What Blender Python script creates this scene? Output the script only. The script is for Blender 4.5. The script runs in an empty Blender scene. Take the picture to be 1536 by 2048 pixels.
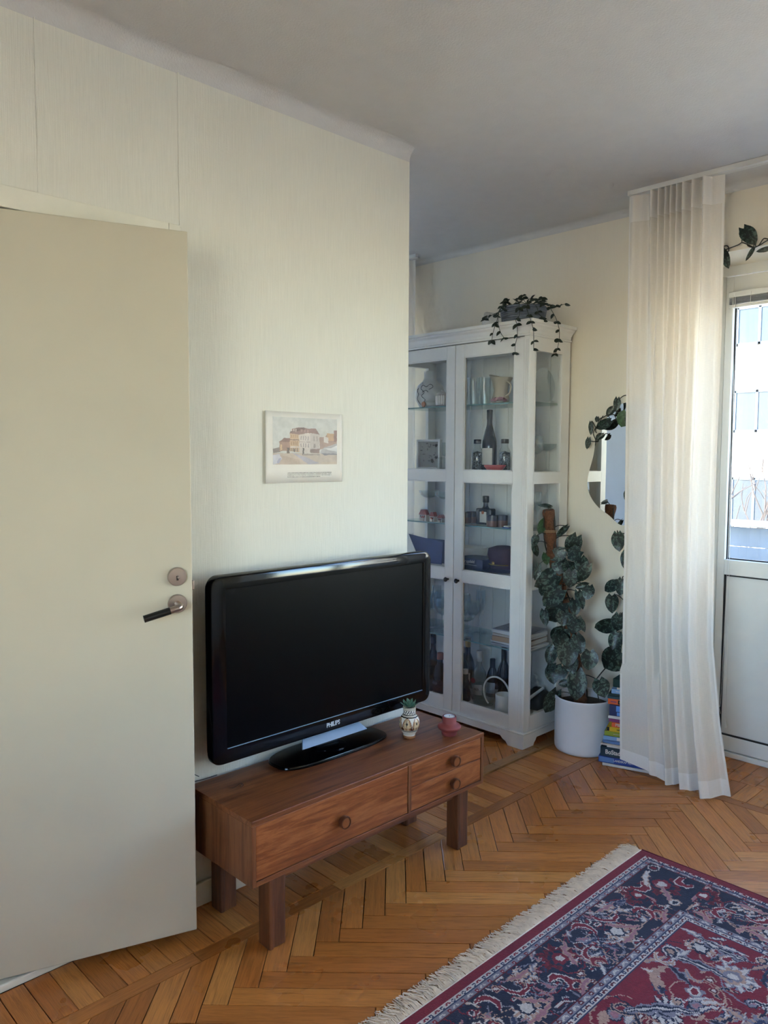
import bpy, bmesh, math, random
import numpy as np
from mathutils import Vector, Matrix
random.seed(7); rng = np.random.default_rng(7)
SC = bpy.context.scene
COL = SC.collection
PI = math.pi

# ------------------------------------------------------------------ camera
cam = bpy.data.cameras.new('camera'); cam_o = bpy.data.objects.new('camera', cam); COL.objects.link(cam_o)
cam.sensor_fit = 'VERTICAL'; cam.sensor_height = 24.0; cam.lens = 24.0 * 1558.8 / 2048
cam.clip_start = 0.02; cam.clip_end = 200
def cam_rot(yaw, pitch, roll):
    cy, sy, cp, sp = math.cos(yaw), math.sin(yaw), math.cos(pitch), math.sin(pitch)
    f = Vector((cy*cp, sy*cp, sp)); r = Vector((sy, -cy, 0)); u = r.cross(f)
    cr, sr = math.cos(roll), math.sin(roll)
    r2 = cr*r + sr*u; u2 = -sr*r + cr*u
    return Matrix((r2, u2, -f)).transposed()
CAMP = Vector((0, -2.107, 1.42)); CAMR = cam_rot(0.79843, -0.071836, 0.004227)
cam_o.matrix_world = Matrix.Translation(CAMP) @ CAMR.to_4x4()
SC.camera = cam_o

# ------------------------------------------------------------------ world, sun, exposure
SC.view_settings.view_transform = 'Standard'; SC.view_settings.look = 'None'
SC.view_settings.gamma = 1.0; SC.view_settings.use_curve_mapping = False
SC.view_settings.exposure = 2.48
SC.cycles.transparent_max_bounces = 24
SC.cycles.max_bounces = 7; SC.cycles.diffuse_bounces = 4; SC.cycles.glossy_bounces = 3; SC.cycles.transmission_bounces = 4
SC.cycles.use_adaptive_sampling = True; SC.cycles.adaptive_threshold = 0.05; SC.cycles.adaptive_min_samples = 24
SC.cycles.sample_clamp_indirect = 6.0
SC.cycles.caustics_reflective = False; SC.cycles.caustics_refractive = False
W = bpy.data.worlds.new('sky'); SC.world = W; W.use_nodes = True
wn = W.node_tree.nodes; wl = W.node_tree.links
sky = wn.new('ShaderNodeTexSky'); sky.sky_type = 'NISHITA'; sky.sun_disc = False
sky.sun_elevation = math.radians(36); sky.sun_rotation = math.radians(293)
sky.air_density = 1.0; sky.dust_density = 0.3; sky.ozone_density = 3.0
wm = wn.new('ShaderNodeMix'); wm.data_type = 'RGBA'; wm.blend_type = 'MULTIPLY'; wm.inputs[0].default_value = 1.0; wm.inputs[7].default_value = (.98, .99, 1.05, 1)
wl.new(sky.outputs[0], wm.inputs[6]); wl.new(wm.outputs[2], wn['Background'].inputs[0]); wn['Background'].inputs[1].default_value = 0.75
sun = bpy.data.lights.new('sun', 'SUN'); sun.energy = 8.5; sun.angle = math.radians(.6); sun.color = (1, .90, .76)
sun_o = bpy.data.objects.new('sun', sun); COL.objects.link(sun_o)
sun_o.rotation_euler = Vector((0.74, -0.32, -0.60)).to_track_quat('-Z', 'Y').to_euler()
def portal(name, loc, sy, sz):
    l = bpy.data.lights.new(name, 'AREA'); l.shape = 'RECTANGLE'; l.size = sz; l.size_y = sy
    l.cycles.is_portal = True
    o = bpy.data.objects.new(name, l); COL.objects.link(o); o.location = loc
    o.rotation_euler = Vector((-1, 0, 0)).to_track_quat('-Z', 'Y').to_euler()
    # size runs along local x, size_y along local y
    xl = o.rotation_euler.to_matrix() @ Vector((1, 0, 0))
    if abs(xl.y) > .5: l.size, l.size_y = sy, sz
    return o
portal('daylight_portal_door', (3.80, -1.0, 1.55), .95, 1.5)
portal('daylight_portal_window', (3.80, -2.45, 1.55), 1.9, 1.6)
portal('daylight_portal_alcove', (3.80, 1.95, 1.5), 1.5, 1.5)
side_p = portal('daylight_portal_rear', (-1.66, -1.93, 1.5), 2.5, 1.6); side_p.rotation_euler = Vector((1, 0, 0)).to_track_quat('-Z', 'Y').to_euler(); side_p.data.size, side_p.data.size_y = 1.6, 1.7

# ------------------------------------------------------------------ helpers
def C(h, a=1.0):
    h = h.lstrip('#'); out = []
    for i in (0, 2, 4):
        c = int(h[i:i+2], 16)/255
        out.append(c/12.92 if c <= .04045 else ((c+.055)/1.055)**2.4)
    return (*out, a)
MATS = {}
def nmat(name):
    m = bpy.data.materials.new(name); m.use_nodes = True; MATS[name] = m
    nt = m.node_tree; return m, nt, nt.nodes, nt.links, nt.nodes['Principled BSDF']
def tex_coord(n, l, kind='Object', scale=(1, 1, 1), rot=(0, 0, 0)):
    tc = n.new('ShaderNodeTexCoord'); mp = n.new('ShaderNodeMapping')
    l.new(tc.outputs[kind], mp.inputs[0]); mp.inputs['Scale'].default_value = scale; mp.inputs['Rotation'].default_value = rot
    return mp.outputs[0]
def noise(n, l, vec, scale, detail=4, rough=.55, dist=0):
    t = n.new('ShaderNodeTexNoise'); t.inputs['Scale'].default_value = scale; t.inputs['Detail'].default_value = detail
    t.inputs['Roughness'].default_value = rough; t.inputs['Distortion'].default_value = dist
    if vec is not None: l.new(vec, t.inputs['Vector'])
    return t.outputs[0]
def ramp(n, l, fac, stops, interp='LINEAR'):
    r = n.new('ShaderNodeValToRGB'); e = r.color_ramp.elements; r.color_ramp.interpolation = interp
    while len(e) < len(stops): e.new(.5)
    for k, (p, c) in enumerate(stops): e[k].position = p; e[k].color = c if len(c) == 4 else (*c, 1)
    l.new(fac, r.inputs[0]); return r.outputs[0]
def mixc(n, l, fac, a, b, mode='MIX'):
    m = n.new('ShaderNodeMix'); m.data_type = 'RGBA'; m.blend_type = mode
    for s, v in ((0, fac), (6, a), (7, b)):
        if isinstance(v, (int, float)): m.inputs[s].default_value = v
        elif isinstance(v, tuple): m.inputs[s].default_value = v
        else: l.new(v, m.inputs[s])
    return m.outputs[2]
def bump(n, l, h, dist, strength=1.0, normal=None):
    b = n.new('ShaderNodeBump'); b.inputs['Distance'].default_value = dist; b.inputs['Strength'].default_value = strength
    l.new(h, b.inputs['Height'])
    if normal is not None: l.new(normal, b.inputs['Normal'])
    return b.outputs[0]
def plain(name, color, rough=.5, metal=0, vary=.06, vscale=14, bmp=0, bscale=60, spec=.5, coat=0):
    m, nt, n, l, p = nmat(name)
    c = C(color) if isinstance(color, str) else color
    v = tex_coord(n, l)
    f = noise(n, l, v, vscale, 3)
    lo = tuple(x*(1-vary) for x in c[:3])+(1,); hi = tuple(min(1, x*(1+vary)) for x in c[:3])+(1,)
    l.new(ramp(n, l, f, [(.3, lo), (.7, hi)]), p.inputs['Base Color'])
    p.inputs['Roughness'].default_value = rough; p.inputs['Metallic'].default_value = metal
    p.inputs['Specular IOR Level'].default_value = spec; p.inputs['Coat Weight'].default_value = coat
    if bmp: l.new(bump(n, l, noise(n, l, v, bscale, 3), bmp), p.inputs['Normal'])
    return m
def attr_mat(name, rough=.6, attr='Col', bmp=0, bscale=200, spec=.4, coat=0, sheen=0):
    m, nt, n, l, p = nmat(name)
    a = n.new('ShaderNodeAttribute'); a.attribute_name = attr
    v = tex_coord(n, l); f = noise(n, l, v, 60, 3)
    l.new(mixc(n, l, 1.0, a.outputs['Color'], ramp(n, l, f, [(.25, (.86, .86, .86)), (.75, (1, 1, 1))]), 'MULTIPLY'), p.inputs['Base Color'])
    p.inputs['Roughness'].default_value = rough; p.inputs['Specular IOR Level'].default_value = spec
    p.inputs['Coat Weight'].default_value = coat; p.inputs['Sheen Weight'].default_value = sheen
    if bmp: l.new(bump(n, l, noise(n, l, v, bscale, 2), bmp), p.inputs['Normal'])
    return m
def wood(name, dark, mid, light, axis='x', stretch=14, rough=.38, scale=3.2, figure=1.2, seed=0):
    m, nt, n, l, p = nmat(name)
    s = {'x': (1, stretch, stretch), 'y': (stretch, 1, stretch), 'z': (stretch, stretch, 1)}[axis]
    v = tex_coord(n, l, 'Object', s); 
    add = n.new('ShaderNodeVectorMath'); add.inputs[1].default_value = (seed*3.1, seed*1.7, seed*2.3); l.new(v, add.inputs[0]); v = add.outputs[0]
    f1 = noise(n, l, v, scale, 5, .6, figure)
    f2 = noise(n, l, v, scale*9, 4, .7, .2)
    c1 = ramp(n, l, f1, [(.28, C(dark)), (.47, C(mid)), (.62, C(light)), (.8, C(mid))])
    c2 = ramp(n, l, f2, [(.3, (.70, .66, .62)), (.6, (1, 1, 1))])
    l.new(mixc(n, l, .75, c1, c2, 'MULTIPLY'), p.inputs['Base Color'])
    p.inputs['Roughness'].default_value = rough
    l.new(bump(n, l, f2, .0004, .5), p.inputs['Normal'])
    return m
def thin_glass(name, tint=(1, 1, 1, 1), base=.04, edge=.6, rough=.0, power=3.0):
    m, nt, n, l, p = nmat(name); n.remove(p)
    out = [x for x in n if x.type == 'OUTPUT_MATERIAL'][0]
    tr = n.new('ShaderNodeBsdfTransparent'); tr.inputs[0].default_value = tint
    gl = n.new('ShaderNodeBsdfGlossy'); gl.inputs['Roughness'].default_value = rough
    fr = n.new('ShaderNodeLayerWeight'); fr.inputs[0].default_value = .5
    pw = n.new('ShaderNodeMath'); pw.operation = 'POWER'; l.new(fr.outputs['Facing'], pw.inputs[0]); pw.inputs[1].default_value = power
    ma = n.new('ShaderNodeMath'); ma.operation = 'MULTIPLY_ADD'; l.new(pw.outputs[0], ma.inputs[0]); ma.inputs[1].default_value = edge; ma.inputs[2].default_value = base
    mx = n.new('ShaderNodeMixShader'); l.new(ma.outputs[0], mx.inputs[0]); l.new(tr.outputs[0], mx.inputs[1]); l.new(gl.outputs[0], mx.inputs[2])
    l.new(mx.outputs[0], out.inputs[0]); return m
def sheer(name, color, opacity, weave=True):
    m, nt, n, l, p = nmat(name); n.remove(p)
    out = [x for x in n if x.type == 'OUTPUT_MATERIAL'][0]
    tr = n.new('ShaderNodeBsdfTransparent'); df = n.new('ShaderNodeBsdfDiffuse'); tl = n.new('ShaderNodeBsdfTranslucent')
    c = C(color); df.inputs[0].default_value = c; tl.inputs[0].default_value = c
    m1 = n.new('ShaderNodeMixShader'); m1.inputs[0].default_value = .18; l.new(df.outputs[0], m1.inputs[1]); l.new(tl.outputs[0], m1.inputs[2])
    m2 = n.new('ShaderNodeMixShader'); l.new(tr.outputs[0], m2.inputs[1]); l.new(m1.outputs[0], m2.inputs[2])
    va = tex_coord(n, l, 'UV', (420, 40, 1)); vb = tex_coord(n, l, 'UV', (40, 1500, 1))
    fa = noise(n, l, va, 1.0, 2); fb = noise(n, l, vb, 1.0, 2)
    ad = n.new('ShaderNodeMath'); ad.operation = 'ADD'; l.new(fa, ad.inputs[0]); l.new(fb, ad.inputs[1])
    mr = n.new('ShaderNodeMapRange'); l.new(ad.outputs[0], mr.inputs[0]); mr.inputs[1].default_value = .6; mr.inputs[2].default_value = 1.4
    mr.inputs[3].default_value = opacity-.06; mr.inputs[4].default_value = min(.99, opacity+.06)
    l.new(mr.outputs[0], m2.inputs[0]); l.new(m2.outputs[0], out.inputs[0]); return m

# geometry pieces: (verts, faces)
def box(x0, x1, y0, y1, z0, z1, b=0, seg=2):
    x0, x1 = min(x0, x1), max(x0, x1); y0, y1 = min(y0, y1), max(y0, y1); z0, z1 = min(z0, z1), max(z0, z1)
    if not b:
        v = [(x, y, z) for z in (z0, z1) for y in (y0, y1) for x in (x0, x1)]
        return v, [(0, 2, 3, 1), (4, 5, 7, 6), (0, 1, 5, 4), (2, 6, 7, 3), (0, 4, 6, 2), (1, 3, 7, 5)]
    bm = bmesh.new(); bmesh.ops.create_cube(bm, size=1)
    for q in bm.verts: q.co = Vector(((x0+x1)/2+q.co.x*(x1-x0), (y0+y1)/2+q.co.y*(y1-y0), (z0+z1)/2+q.co.z*(z1-z0)))
    bmesh.ops.bevel(bm, geom=bm.edges[:], offset=b, segments=seg, profile=.5, affect='EDGES')
    bm.verts.index_update(); r = [tuple(q.co) for q in bm.verts], [tuple(x.index for x in f.verts) for f in bm.faces]; bm.free(); return r
def lathe(prof, c=(0, 0, 0), n=28, axis='z', caps=True):
    v = []; f = []; m = len(prof)
    for i in range(n):
        a = 2*PI*i/n
        for r, h in prof:
            p = (r*math.cos(a), r*math.sin(a), h)
            if axis == 'y': p = (p[0], -p[2], p[1])
            if axis == 'x': p = (-p[2], p[1], p[0])
            v.append((c[0]+p[0], c[1]+p[1], c[2]+p[2]))
    for i in range(n):
        j = (i+1) % n
        for k in range(m-1): f.append((i*m+k, j*m+k, j*m+k+1, i*m+k+1))
    if caps:
        if prof[0][0] > 1e-6: f.append(tuple(i*m for i in range(n))[::-1])
        if prof[-1][0] > 1e-6: f.append(tuple(i*m+m-1 for i in range(n)))
    return v, f
def smooth_path(pts, k=4):
    P = [Vector(p) for p in pts]; out = []
    for i in range(len(P)-1):
        a = P[max(i-1, 0)]; b = P[i]; c = P[i+1]; d = P[min(i+2, len(P)-1)]
        for j in range(k):
            t = j/k
            out.append(.5*((2*b)+(c-a)*t+(2*a-5*b+4*c-d)*t*t+(3*b-a-3*c+d)*t**3))
    out.append(P[-1]); return out
def tube(pts, r, n=6, smooth=0):
    P = smooth_path(pts, smooth) if smooth else [Vector(p) for p in pts]
    v = []; f = []; m = len(P); up = Vector((.31, .17, .93))
    for i, p in enumerate(P):
        t = (P[min(i+1, m-1)]-P[max(i-1, 0)])
        if t.length < 1e-9: t = Vector((0, 0, 1))
        t.normalize(); a = t.cross(up)
        if a.length < 1e-3: a = t.cross(Vector((1, 0, 0)))
        a.normalize(); b = t.cross(a); rr = r[i*len(r)//m] if isinstance(r, (list, tuple)) else (r(i/(m-1)) if callable(r) else r)
        for k in range(n):
            q = p + a*(rr*math.cos(2*PI*k/n)) + b*(rr*math.sin(2*PI*k/n)); v.append(tuple(q))
    for i in range(m-1):
        for k in range(n):
            k2 = (k+1) % n; f.append((i*n+k, i*n+k2, (i+1)*n+k2, (i+1)*n+k))
    f.append(tuple(range(n))[::-1]); f.append(tuple((m-1)*n+k for k in range(n)))
    return v, f
def prism(poly, d0, d1, plane='yz'):
    n = len(poly); v = []
    for d in (d0, d1):
        for a, b in poly: v.append({'yz': (d, a, b), 'xz': (a, d, b), 'xy': (a, b, d)}[plane])
    f = [tuple(range(n)), tuple(range(n, 2*n))[::-1]] + [(i, n+i, n+(i+1) % n, (i+1) % n) for i in range(n)]
    return v, f
def xf(g, M): return [tuple(M @ Vector(p)) for p in g[0]], g[1]
def join(gs):
    v = []; f = []
    for g in gs:
        o = len(v); v += g[0]; f += [tuple(i+o for i in q) for q in g[1]]
    return v, f
def mesh(name, g, mat, smooth=False, fix=True):
    me = bpy.data.meshes.new(name); me.from_pydata(g[0], [], g[1])
    if fix:
        bm = bmesh.new(); bm.from_mesh(me); bmesh.ops.recalc_face_normals(bm, faces=bm.faces[:]); bm.to_mesh(me); bm.free()
    if mat is not None: me.materials.append(MATS[mat] if isinstance(mat, str) else mat)
    if smooth:
        me.shade_smooth() if hasattr(me, 'shade_smooth') else None
        try: me.set_sharp_from_angle(angle=math.radians(smooth if smooth > 1 else 40))
        except Exception: pass
    return me
def par(o, p):
    o.parent = p; o.matrix_parent_inverse = Matrix.Translation(-p.location) if p.parent is None else p.matrix_parent_inverse.copy()
    if p.parent is not None: o.matrix_parent_inverse = Matrix.Identity(4)
def obj(name, g, mat, parent=None, smooth=False, label=None, cat=None, group=None, kind=None):
    me = g if isinstance(g, bpy.types.Mesh) else mesh(name, join(g) if isinstance(g, list) else g, mat, smooth)
    o = bpy.data.objects.new(name, me); COL.objects.link(o)
    if parent is not None: par(o, parent)
    for k, v in (('label', label), ('category', cat), ('group', group), ('kind', kind)):
        if v: o[k] = v
    return o
def thing(name, label, cat, loc, group=None, kind=None):
    o = bpy.data.objects.new(name, None); COL.objects.link(o); o.location = loc; o.empty_display_size = .05
    if label: o['label'] = label
    if cat: o['category'] = cat
    if group: o['group'] = group
    if kind: o['kind'] = kind
    return o
def struct(name, g, mat, parent=None, smooth=False, label=None):
    return obj(name, g, mat, parent, smooth, kind='structure' if parent is None else None, label=label)
def inst(name, me, M, parent):
    o = bpy.data.objects.new(name, me); COL.objects.link(o); par(o, parent); o.matrix_basis = M; return o
def text(name, s, mat, size, M, parent, extrude=.0004, squeeze=1.0, bold=0):
    cu = bpy.data.curves.new(name, 'FONT'); cu.body = s; cu.size = size; cu.extrude = extrude; cu.offset = bold
    cu.align_x = 'CENTER'; cu.align_y = 'CENTER'; cu.resolution_u = 3
    t = bpy.data.objects.new(name, cu); COL.objects.link(t)
    dg = bpy.context.evaluated_depsgraph_get(); me = bpy.data.meshes.new_from_object(t.evaluated_get(dg)); bpy.data.objects.remove(t)
    me.transform(M @ Matrix.Diagonal((squeeze, 1, 1, 1))); me.materials.clear(); me.materials.append(MATS[mat])
    return obj(name, me, None, parent)
def frame_M(origin, xdir, ydir):
    x = Vector(xdir).normalized(); y = Vector(ydir).normalized(); z = x.cross(y)
    return Matrix.Translation(origin) @ Matrix((x, y, z)).transposed().to_4x4()
def colour_faces(me, cols):
    a = me.color_attributes.new('Col', 'FLOAT_COLOR', 'CORNER')
    ln = np.empty(len(me.polygons), dtype=np.int32); me.polygons.foreach_get('loop_total', ln)
    c = np.ones((len(cols), 4), np.float32); c[:, :3] = cols
    a.data.foreach_set('color', np.repeat(c, ln, axis=0).ravel())
def grid_mesh(name, us, vs, fn, mat):
    us = np.asarray(us); vs = np.asarray(vs); nu, nv = len(us), len(vs)
    U, V = np.meshgrid(us, vs, indexing='ij'); P = fn(U.ravel(), V.ravel())
    i = np.arange(nu-1)[:, None]*nv + np.arange(nv-1)[None, :]
    F = np.stack([i, i+nv, i+nv+1, i+1], -1).reshape(-1, 4)
    me = bpy.data.meshes.new(name); me.vertices.add(nu*nv); me.vertices.foreach_set('co', np.asarray(P, np.float32).ravel())
    me.loops.add(F.size); me.loops.foreach_set('vertex_index', F.ravel().astype(np.int32))
    me.polygons.add(len(F)); me.polygons.foreach_set('loop_start', np.arange(0, F.size, 4, dtype=np.int32))
    try: me.polygons.foreach_set('loop_total', np.full(len(F), 4, np.int32))
    except Exception: pass
    me.update(); me.validate()
    if mat: me.materials.append(MATS[mat])
    uc = (us[:-1]+us[1:])/2; vc = (vs[:-1]+vs[1:])/2; UC, VC = np.meshgrid(uc, vc, indexing='ij')
    return me, UC.ravel(), VC.ravel()
def lin(h): return np.array(C(h)[:3], np.float32)
def to_px(p):
    d = CAMR.transposed() @ (Vector(p)-CAMP)
    if d.z > -.05: return None
    return 768+1558.8*d.x/-d.z, 1024-1558.8*d.y/-d.z

# measured positions of leaves and stems (metres)
PLANT_LEAVES=[((3.147,.020,1.115),(3.102,.020,1.053),.041),
 ((3.079,.020,1.045),(3.052,.020,.996),.034),
 ((3.063,.020,1.009),(3.089,.020,.939),.030),
 ((3.192,.019,1.178),(3.104,.020,1.192),.020),
 ((3.176,-.088,1.093),(3.165,-.034,1.040),.027),
 ((3.200,-.124,1.044),(3.179,-.093,.963),.073),
 ((3.184,-.066,.973),(3.147,-.012,.930),.061),
 ((3.159,.020,.954),(3.135,-.005,.907),.037),
 ((3.192,-.046,.930),(3.160,-.053,.865),.075),
 ((3.176,-.159,.982),(3.160,-.097,.944),.066),
 ((3.200,-.149,.946),(3.175,-.174,.871),.060),
 ((3.184,-.197,.919),(3.167,-.157,.833),.053),
 ((3.101,.020,.904),(3.080,.020,.832),.034),
 ((3.192,-.020,.852),(3.079,.020,.805),.089),
 ((3.176,-.116,.881),(3.161,-.116,.805),.067),
 ((3.176,.020,.800),(3.130,.020,.758),.055),
 ((3.184,-.199,.826),(3.150,-.153,.811),.033),
 ((3.168,-.216,.824),(3.135,-.223,.769),.052),
 ((3.192,-.143,.785),(3.159,-.191,.719),.040),
 ((3.176,-.064,.787),(3.143,.020,.701),.081),
 ((3.200,-.054,.717),(3.182,.020,.619),.102),
 ((3.184,-.130,.744),(3.156,-.152,.677),.050),
 ((3.156,.020,.678),(3.137,-.006,.609),.041),
 ((3.192,-.138,.663),(3.157,-.139,.593),.074),
 ((3.176,-.167,.656),(3.141,-.212,.618),.030),
 ((3.200,-.065,.595),(3.188,-.018,.520),.088),
 ((3.184,-.145,.577),(3.157,-.187,.508),.060),
 ((3.168,-.102,.538),(3.139,-.131,.433),.094),
 ((3.192,-.016,.498),(3.168,-.002,.409),.055),
 ((3.176,-.037,.414),(3.162,.009,.373),.034),
 ((3.200,.003,.395),(3.177,-.031,.322),.062),
 ((3.184,-.215,.515),(3.172,-.220,.428),.073),
 ((3.168,-.082,.418),(3.131,-.091,.365),.054),
 ((3.192,-.145,.402),(3.157,-.170,.275),.087),
 ((3.176,-.110,.346),(3.151,-.071,.336),.034),
 ((3.200,-.029,.275),(3.182,.018,.155),.069),
 ((3.184,-.270,.389),(3.148,-.318,.331),.072),
 ((3.168,-.091,.679),(3.142,-.094,.622),.074),
 ((3.192,-.104,.466),(3.157,-.144,.405),.068),
 ((3.176,-.057,.570),(3.142,-.097,.501),.075),
 ((3.200,-.073,.911),(3.176,-.128,.859),.061),
 ((3.184,-.022,.825),(3.163,.010,.769),.054)]
WALL_LEAVES=[((3.340,-.257,1.058),(3.313,-.282,.982),.057),
 ((3.340,-.300,.975),(3.318,-.307,.901),.040),
 ((3.340,-.257,.826),(3.326,-.199,.779),.050),
 ((3.340,-.285,.843),(3.322,-.286,.771),.050),
 ((3.340,-.236,.759),(3.307,-.257,.685),.057),
 ((3.340,-.276,.673),(3.330,-.276,.596),.067),
 ((3.340,-.262,.633),(3.330,-.145,.585),.067),
 ((3.340,-.271,.587),(3.312,-.259,.508),.060),
 ((3.340,-.292,.495),(3.323,-.203,.402),.111)]
WALL_STEM=[(3.360,-.246,1.053),(3.360,-.298,1.046),(3.360,-.302,.893),(3.360,-.288,.743),(3.360,-.293,.587),(3.360,-.262,.486),(3.340,-.179,.363),(3.320,-.173,.330),(3.300,-.206,.245)]
POLE=[(3.138,-.005,1.168),(3.174,-.005,.975),(3.235,-.005,.818),(3.240,-.054,.643),(3.260,-.103,.377),(3.280,-.118,.229)]
MIRROR_LEAVES=[((3.400,-.204,1.696),(3.387,-.208,1.637),.032),
 ((3.400,-.183,1.654),(3.388,-.156,1.615),.032),
 ((3.400,-.253,1.626),(3.390,-.234,1.561),.067),
 ((3.400,-.240,1.634),(3.381,-.221,1.626),.012),
 ((3.400,-.172,1.593),(3.393,-.099,1.555),.042),
 ((3.400,-.100,1.613),(3.389,-.102,1.589),.019),
 ((3.400,-.065,1.586),(3.392,-.072,1.527),.022),
 ((3.400,-.137,1.528),(3.386,-.105,1.502),.024),
 ((3.400,-.055,1.509),(3.391,-.054,1.458),.026),
 ((3.400,-.260,1.614),(3.390,-.262,1.561),.023),
 ((3.400,-.266,1.258),(3.384,-.271,1.212),.028)]
MIRROR_STEM0=[(3.415,-.285,1.703),(3.415,-.234,1.711),(3.415,-.196,1.684),(3.415,-.179,1.649),(3.415,-.131,1.615),(3.415,-.105,1.604),(3.415,-.088,1.568),(3.415,-.070,1.536),(3.415,-.085,1.497),(3.415,-.048,1.498)]
MIRROR_STEM1=[(3.415,-.287,1.629),(3.415,-.245,1.633),(3.415,-.201,1.632),(3.415,-.175,1.649)]
MIRROR_STEM2=[(3.415,-.122,1.619),(3.415,-.101,1.584),(3.415,-.083,1.552),(3.415,-.088,1.536)]
DOOR_LEAVES=[((3.400,-.765,2.373),(3.388,-.817,2.304),.056),
 ((3.400,-.808,2.287),(3.383,-.786,2.237),.016),
 ((3.400,-.877,2.274),(3.376,-.828,2.264),.019),
 ((3.400,-.678,2.300),(3.392,-.710,2.224),.035),
 ((3.400,-.920,2.301),(3.393,-.892,2.343),.046)]
DOOR_STEM0=[(3.425,-.512,2.351),(3.425,-.625,2.336),(3.425,-.667,2.307),(3.425,-.694,2.310),(3.425,-.734,2.318),(3.425,-.749,2.324),(3.425,-.770,2.314),(3.425,-.799,2.296),(3.425,-.819,2.301),(3.425,-.836,2.323),(3.425,-.854,2.319),(3.425,-.899,2.303),(3.425,-.959,2.324)]
DOOR_STEM1=[(3.425,-.653,2.322),(3.425,-.686,2.323),(3.425,-.694,2.310),(3.425,-.692,2.297),(3.425,-.667,2.301)]
DOOR_STEM2=[(3.425,-.770,2.317),(3.425,-.776,2.305),(3.425,-.799,2.295),(3.425,-.824,2.301),(3.425,-.854,2.314),(3.425,-.911,2.321)]
HANG0=[(3.020,.096,2.136),(3.020,.095,2.077),(3.020,.115,2.059),(3.020,.108,2.032),(3.020,.105,1.986),(3.020,.109,1.966),(3.020,.117,1.937),(3.020,.116,1.904)]
HANG1=[(3.020,.056,2.111),(3.020,.034,2.053),(2.989,.000,2.016),(3.000,.000,1.982),(3.003,.000,1.908)]
HANG2=[(3.105,.000,2.128),(3.135,.000,2.106),(3.171,.000,2.077),(3.194,.000,2.047),(3.208,.000,2.018),(3.208,.000,1.975),(3.195,.000,1.930),(3.178,.000,1.902)]
HANG3=[(3.059,.000,2.128),(3.111,.000,2.121),(3.194,.000,2.130),(3.254,.000,2.147)]
HANG4=[(3.020,.183,2.151),(3.020,.204,2.120),(3.020,.220,2.092),(3.020,.226,2.066),(3.020,.240,2.034),(3.020,.251,2.001),(3.020,.255,1.974)]
HANG5=[(3.020,.204,2.130),(3.020,.216,2.092),(3.020,.219,2.055),(3.020,.210,2.024),(3.020,.197,1.999),(3.020,.178,1.978)]
HANG6=[(3.020,.199,2.110),(3.020,.237,2.101),(3.020,.267,2.091),(3.020,.289,2.075),(3.020,.300,2.085)]
HANG7=[(3.130,.198,2.165),(3.130,.177,2.182),(3.130,.156,2.189)]
HANG8=[(3.130,.232,2.162),(3.130,.254,2.176),(3.130,.271,2.171)]
HANG9=[(3.130,.122,2.151),(3.130,.090,2.163),(3.130,.057,2.156),(3.130,.045,2.161)]
HANG10=[(3.130,.139,2.153),(3.130,.156,2.176),(3.130,.148,2.178)]
HANG11=[(3.130,.077,2.128),(3.130,.064,2.093),(3.130,.048,2.078),(3.130,.035,2.063)]
MIRROR=[(-.132,1.610),(-.109,1.548),(-.077,1.522),(-.073,1.471),(-.065,1.419),(-.043,1.340),(-.037,1.295),(-.042,1.253),(-.066,1.209),(-.106,1.169),(-.161,1.135),(-.202,1.103),(-.229,1.092),(-.255,1.095)]

# ------------------------------------------------------------------ materials
def wall_mat(name, color, weave=1.0, axis='x', tint='#cfd0c6'):
    m, nt, n, l, p = nmat(name)
    s1 = (330, 330, 9); v1 = tex_coord(n, l, 'Object', s1); v2 = tex_coord(n, l, 'Object', (60, 60, 900)); v3 = tex_coord(n, l)
    streak = noise(n, l, v1, 1.0, 3, .6); cross = noise(n, l, v2, 1.0, 2); blot = noise(n, l, v3, 1.6, 3)
    c = C(color); base = ramp(n, l, blot, [(.3, tuple(x*.97 for x in c[:3])), (.7, tuple(min(1, x*1.03) for x in c[:3]))])
    col = mixc(n, l, .5*weave, base, ramp(n, l, streak, [(.3, (.86, .86, .85)), (.65, (1, 1, 1))]), 'MULTIPLY')
    l.new(col, p.inputs['Base Color']); p.inputs['Roughness'].default_value = .62; p.inputs['Specular IOR Level'].default_value = .35
    b1 = bump(n, l, streak, .0016*weave, .8); b2 = bump(n, l, cross, .0010*weave, .6, b1); b3 = bump(n, l, noise(n, l, v3, 26, 2), .002, .35, b2)
    l.new(b3, p.inputs['Normal']); return m
wall_mat('wallpaper', '#e3dfd1')
wall_mat('wall_paint', '#ebe2d0', .35)
plain('ceiling_paint', '#cecbc6', .8, bmp=.0012, bscale=170, vary=.02)
plain('trim_white', '#e3decd', .5, vary=.03, bmp=.0006, bscale=40)
plain('door_paint', '#c8bfa9', .42, vary=.03, vscale=3, bmp=.0003, bscale=30)
plain('white_lacquer', '#dfdcd4', .35, vary=.02)
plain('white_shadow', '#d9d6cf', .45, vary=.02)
plain('alcove_wall', '#c3cedd', .6, vary=.02)  # blue of the sky light is put into this wall colour
plain('floor_base', '#1d120a', .8)
plain('gasket', '#171310', .6)
plain('steel', '#b3a7a0', .28, metal=1, vary=.04)
plain('black_grip', '#0c0c0c', .4)
plain('dark_knob', '#4a4643', .3, metal=.8)
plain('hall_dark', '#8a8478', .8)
thin_glass('pane_glass', (.97, .99, .98, 1), .05, .55)
thin_glass('cabinet_glass', (.975, .985, .983, 1), .028, .45)
thin_glass('shelf_glass', (.86, .95, .93, 1), .04, .5)
thin_glass('clear_glass', (.93, .96, .96, 1), .05, .75, .02, 2.2)
plain('glass_edge', '#6d8f8c', .2)
m, nt, n, l, p = nmat('mirror'); p.inputs['Metallic'].default_value = 1; p.inputs['Roughness'].default_value = .01
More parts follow.
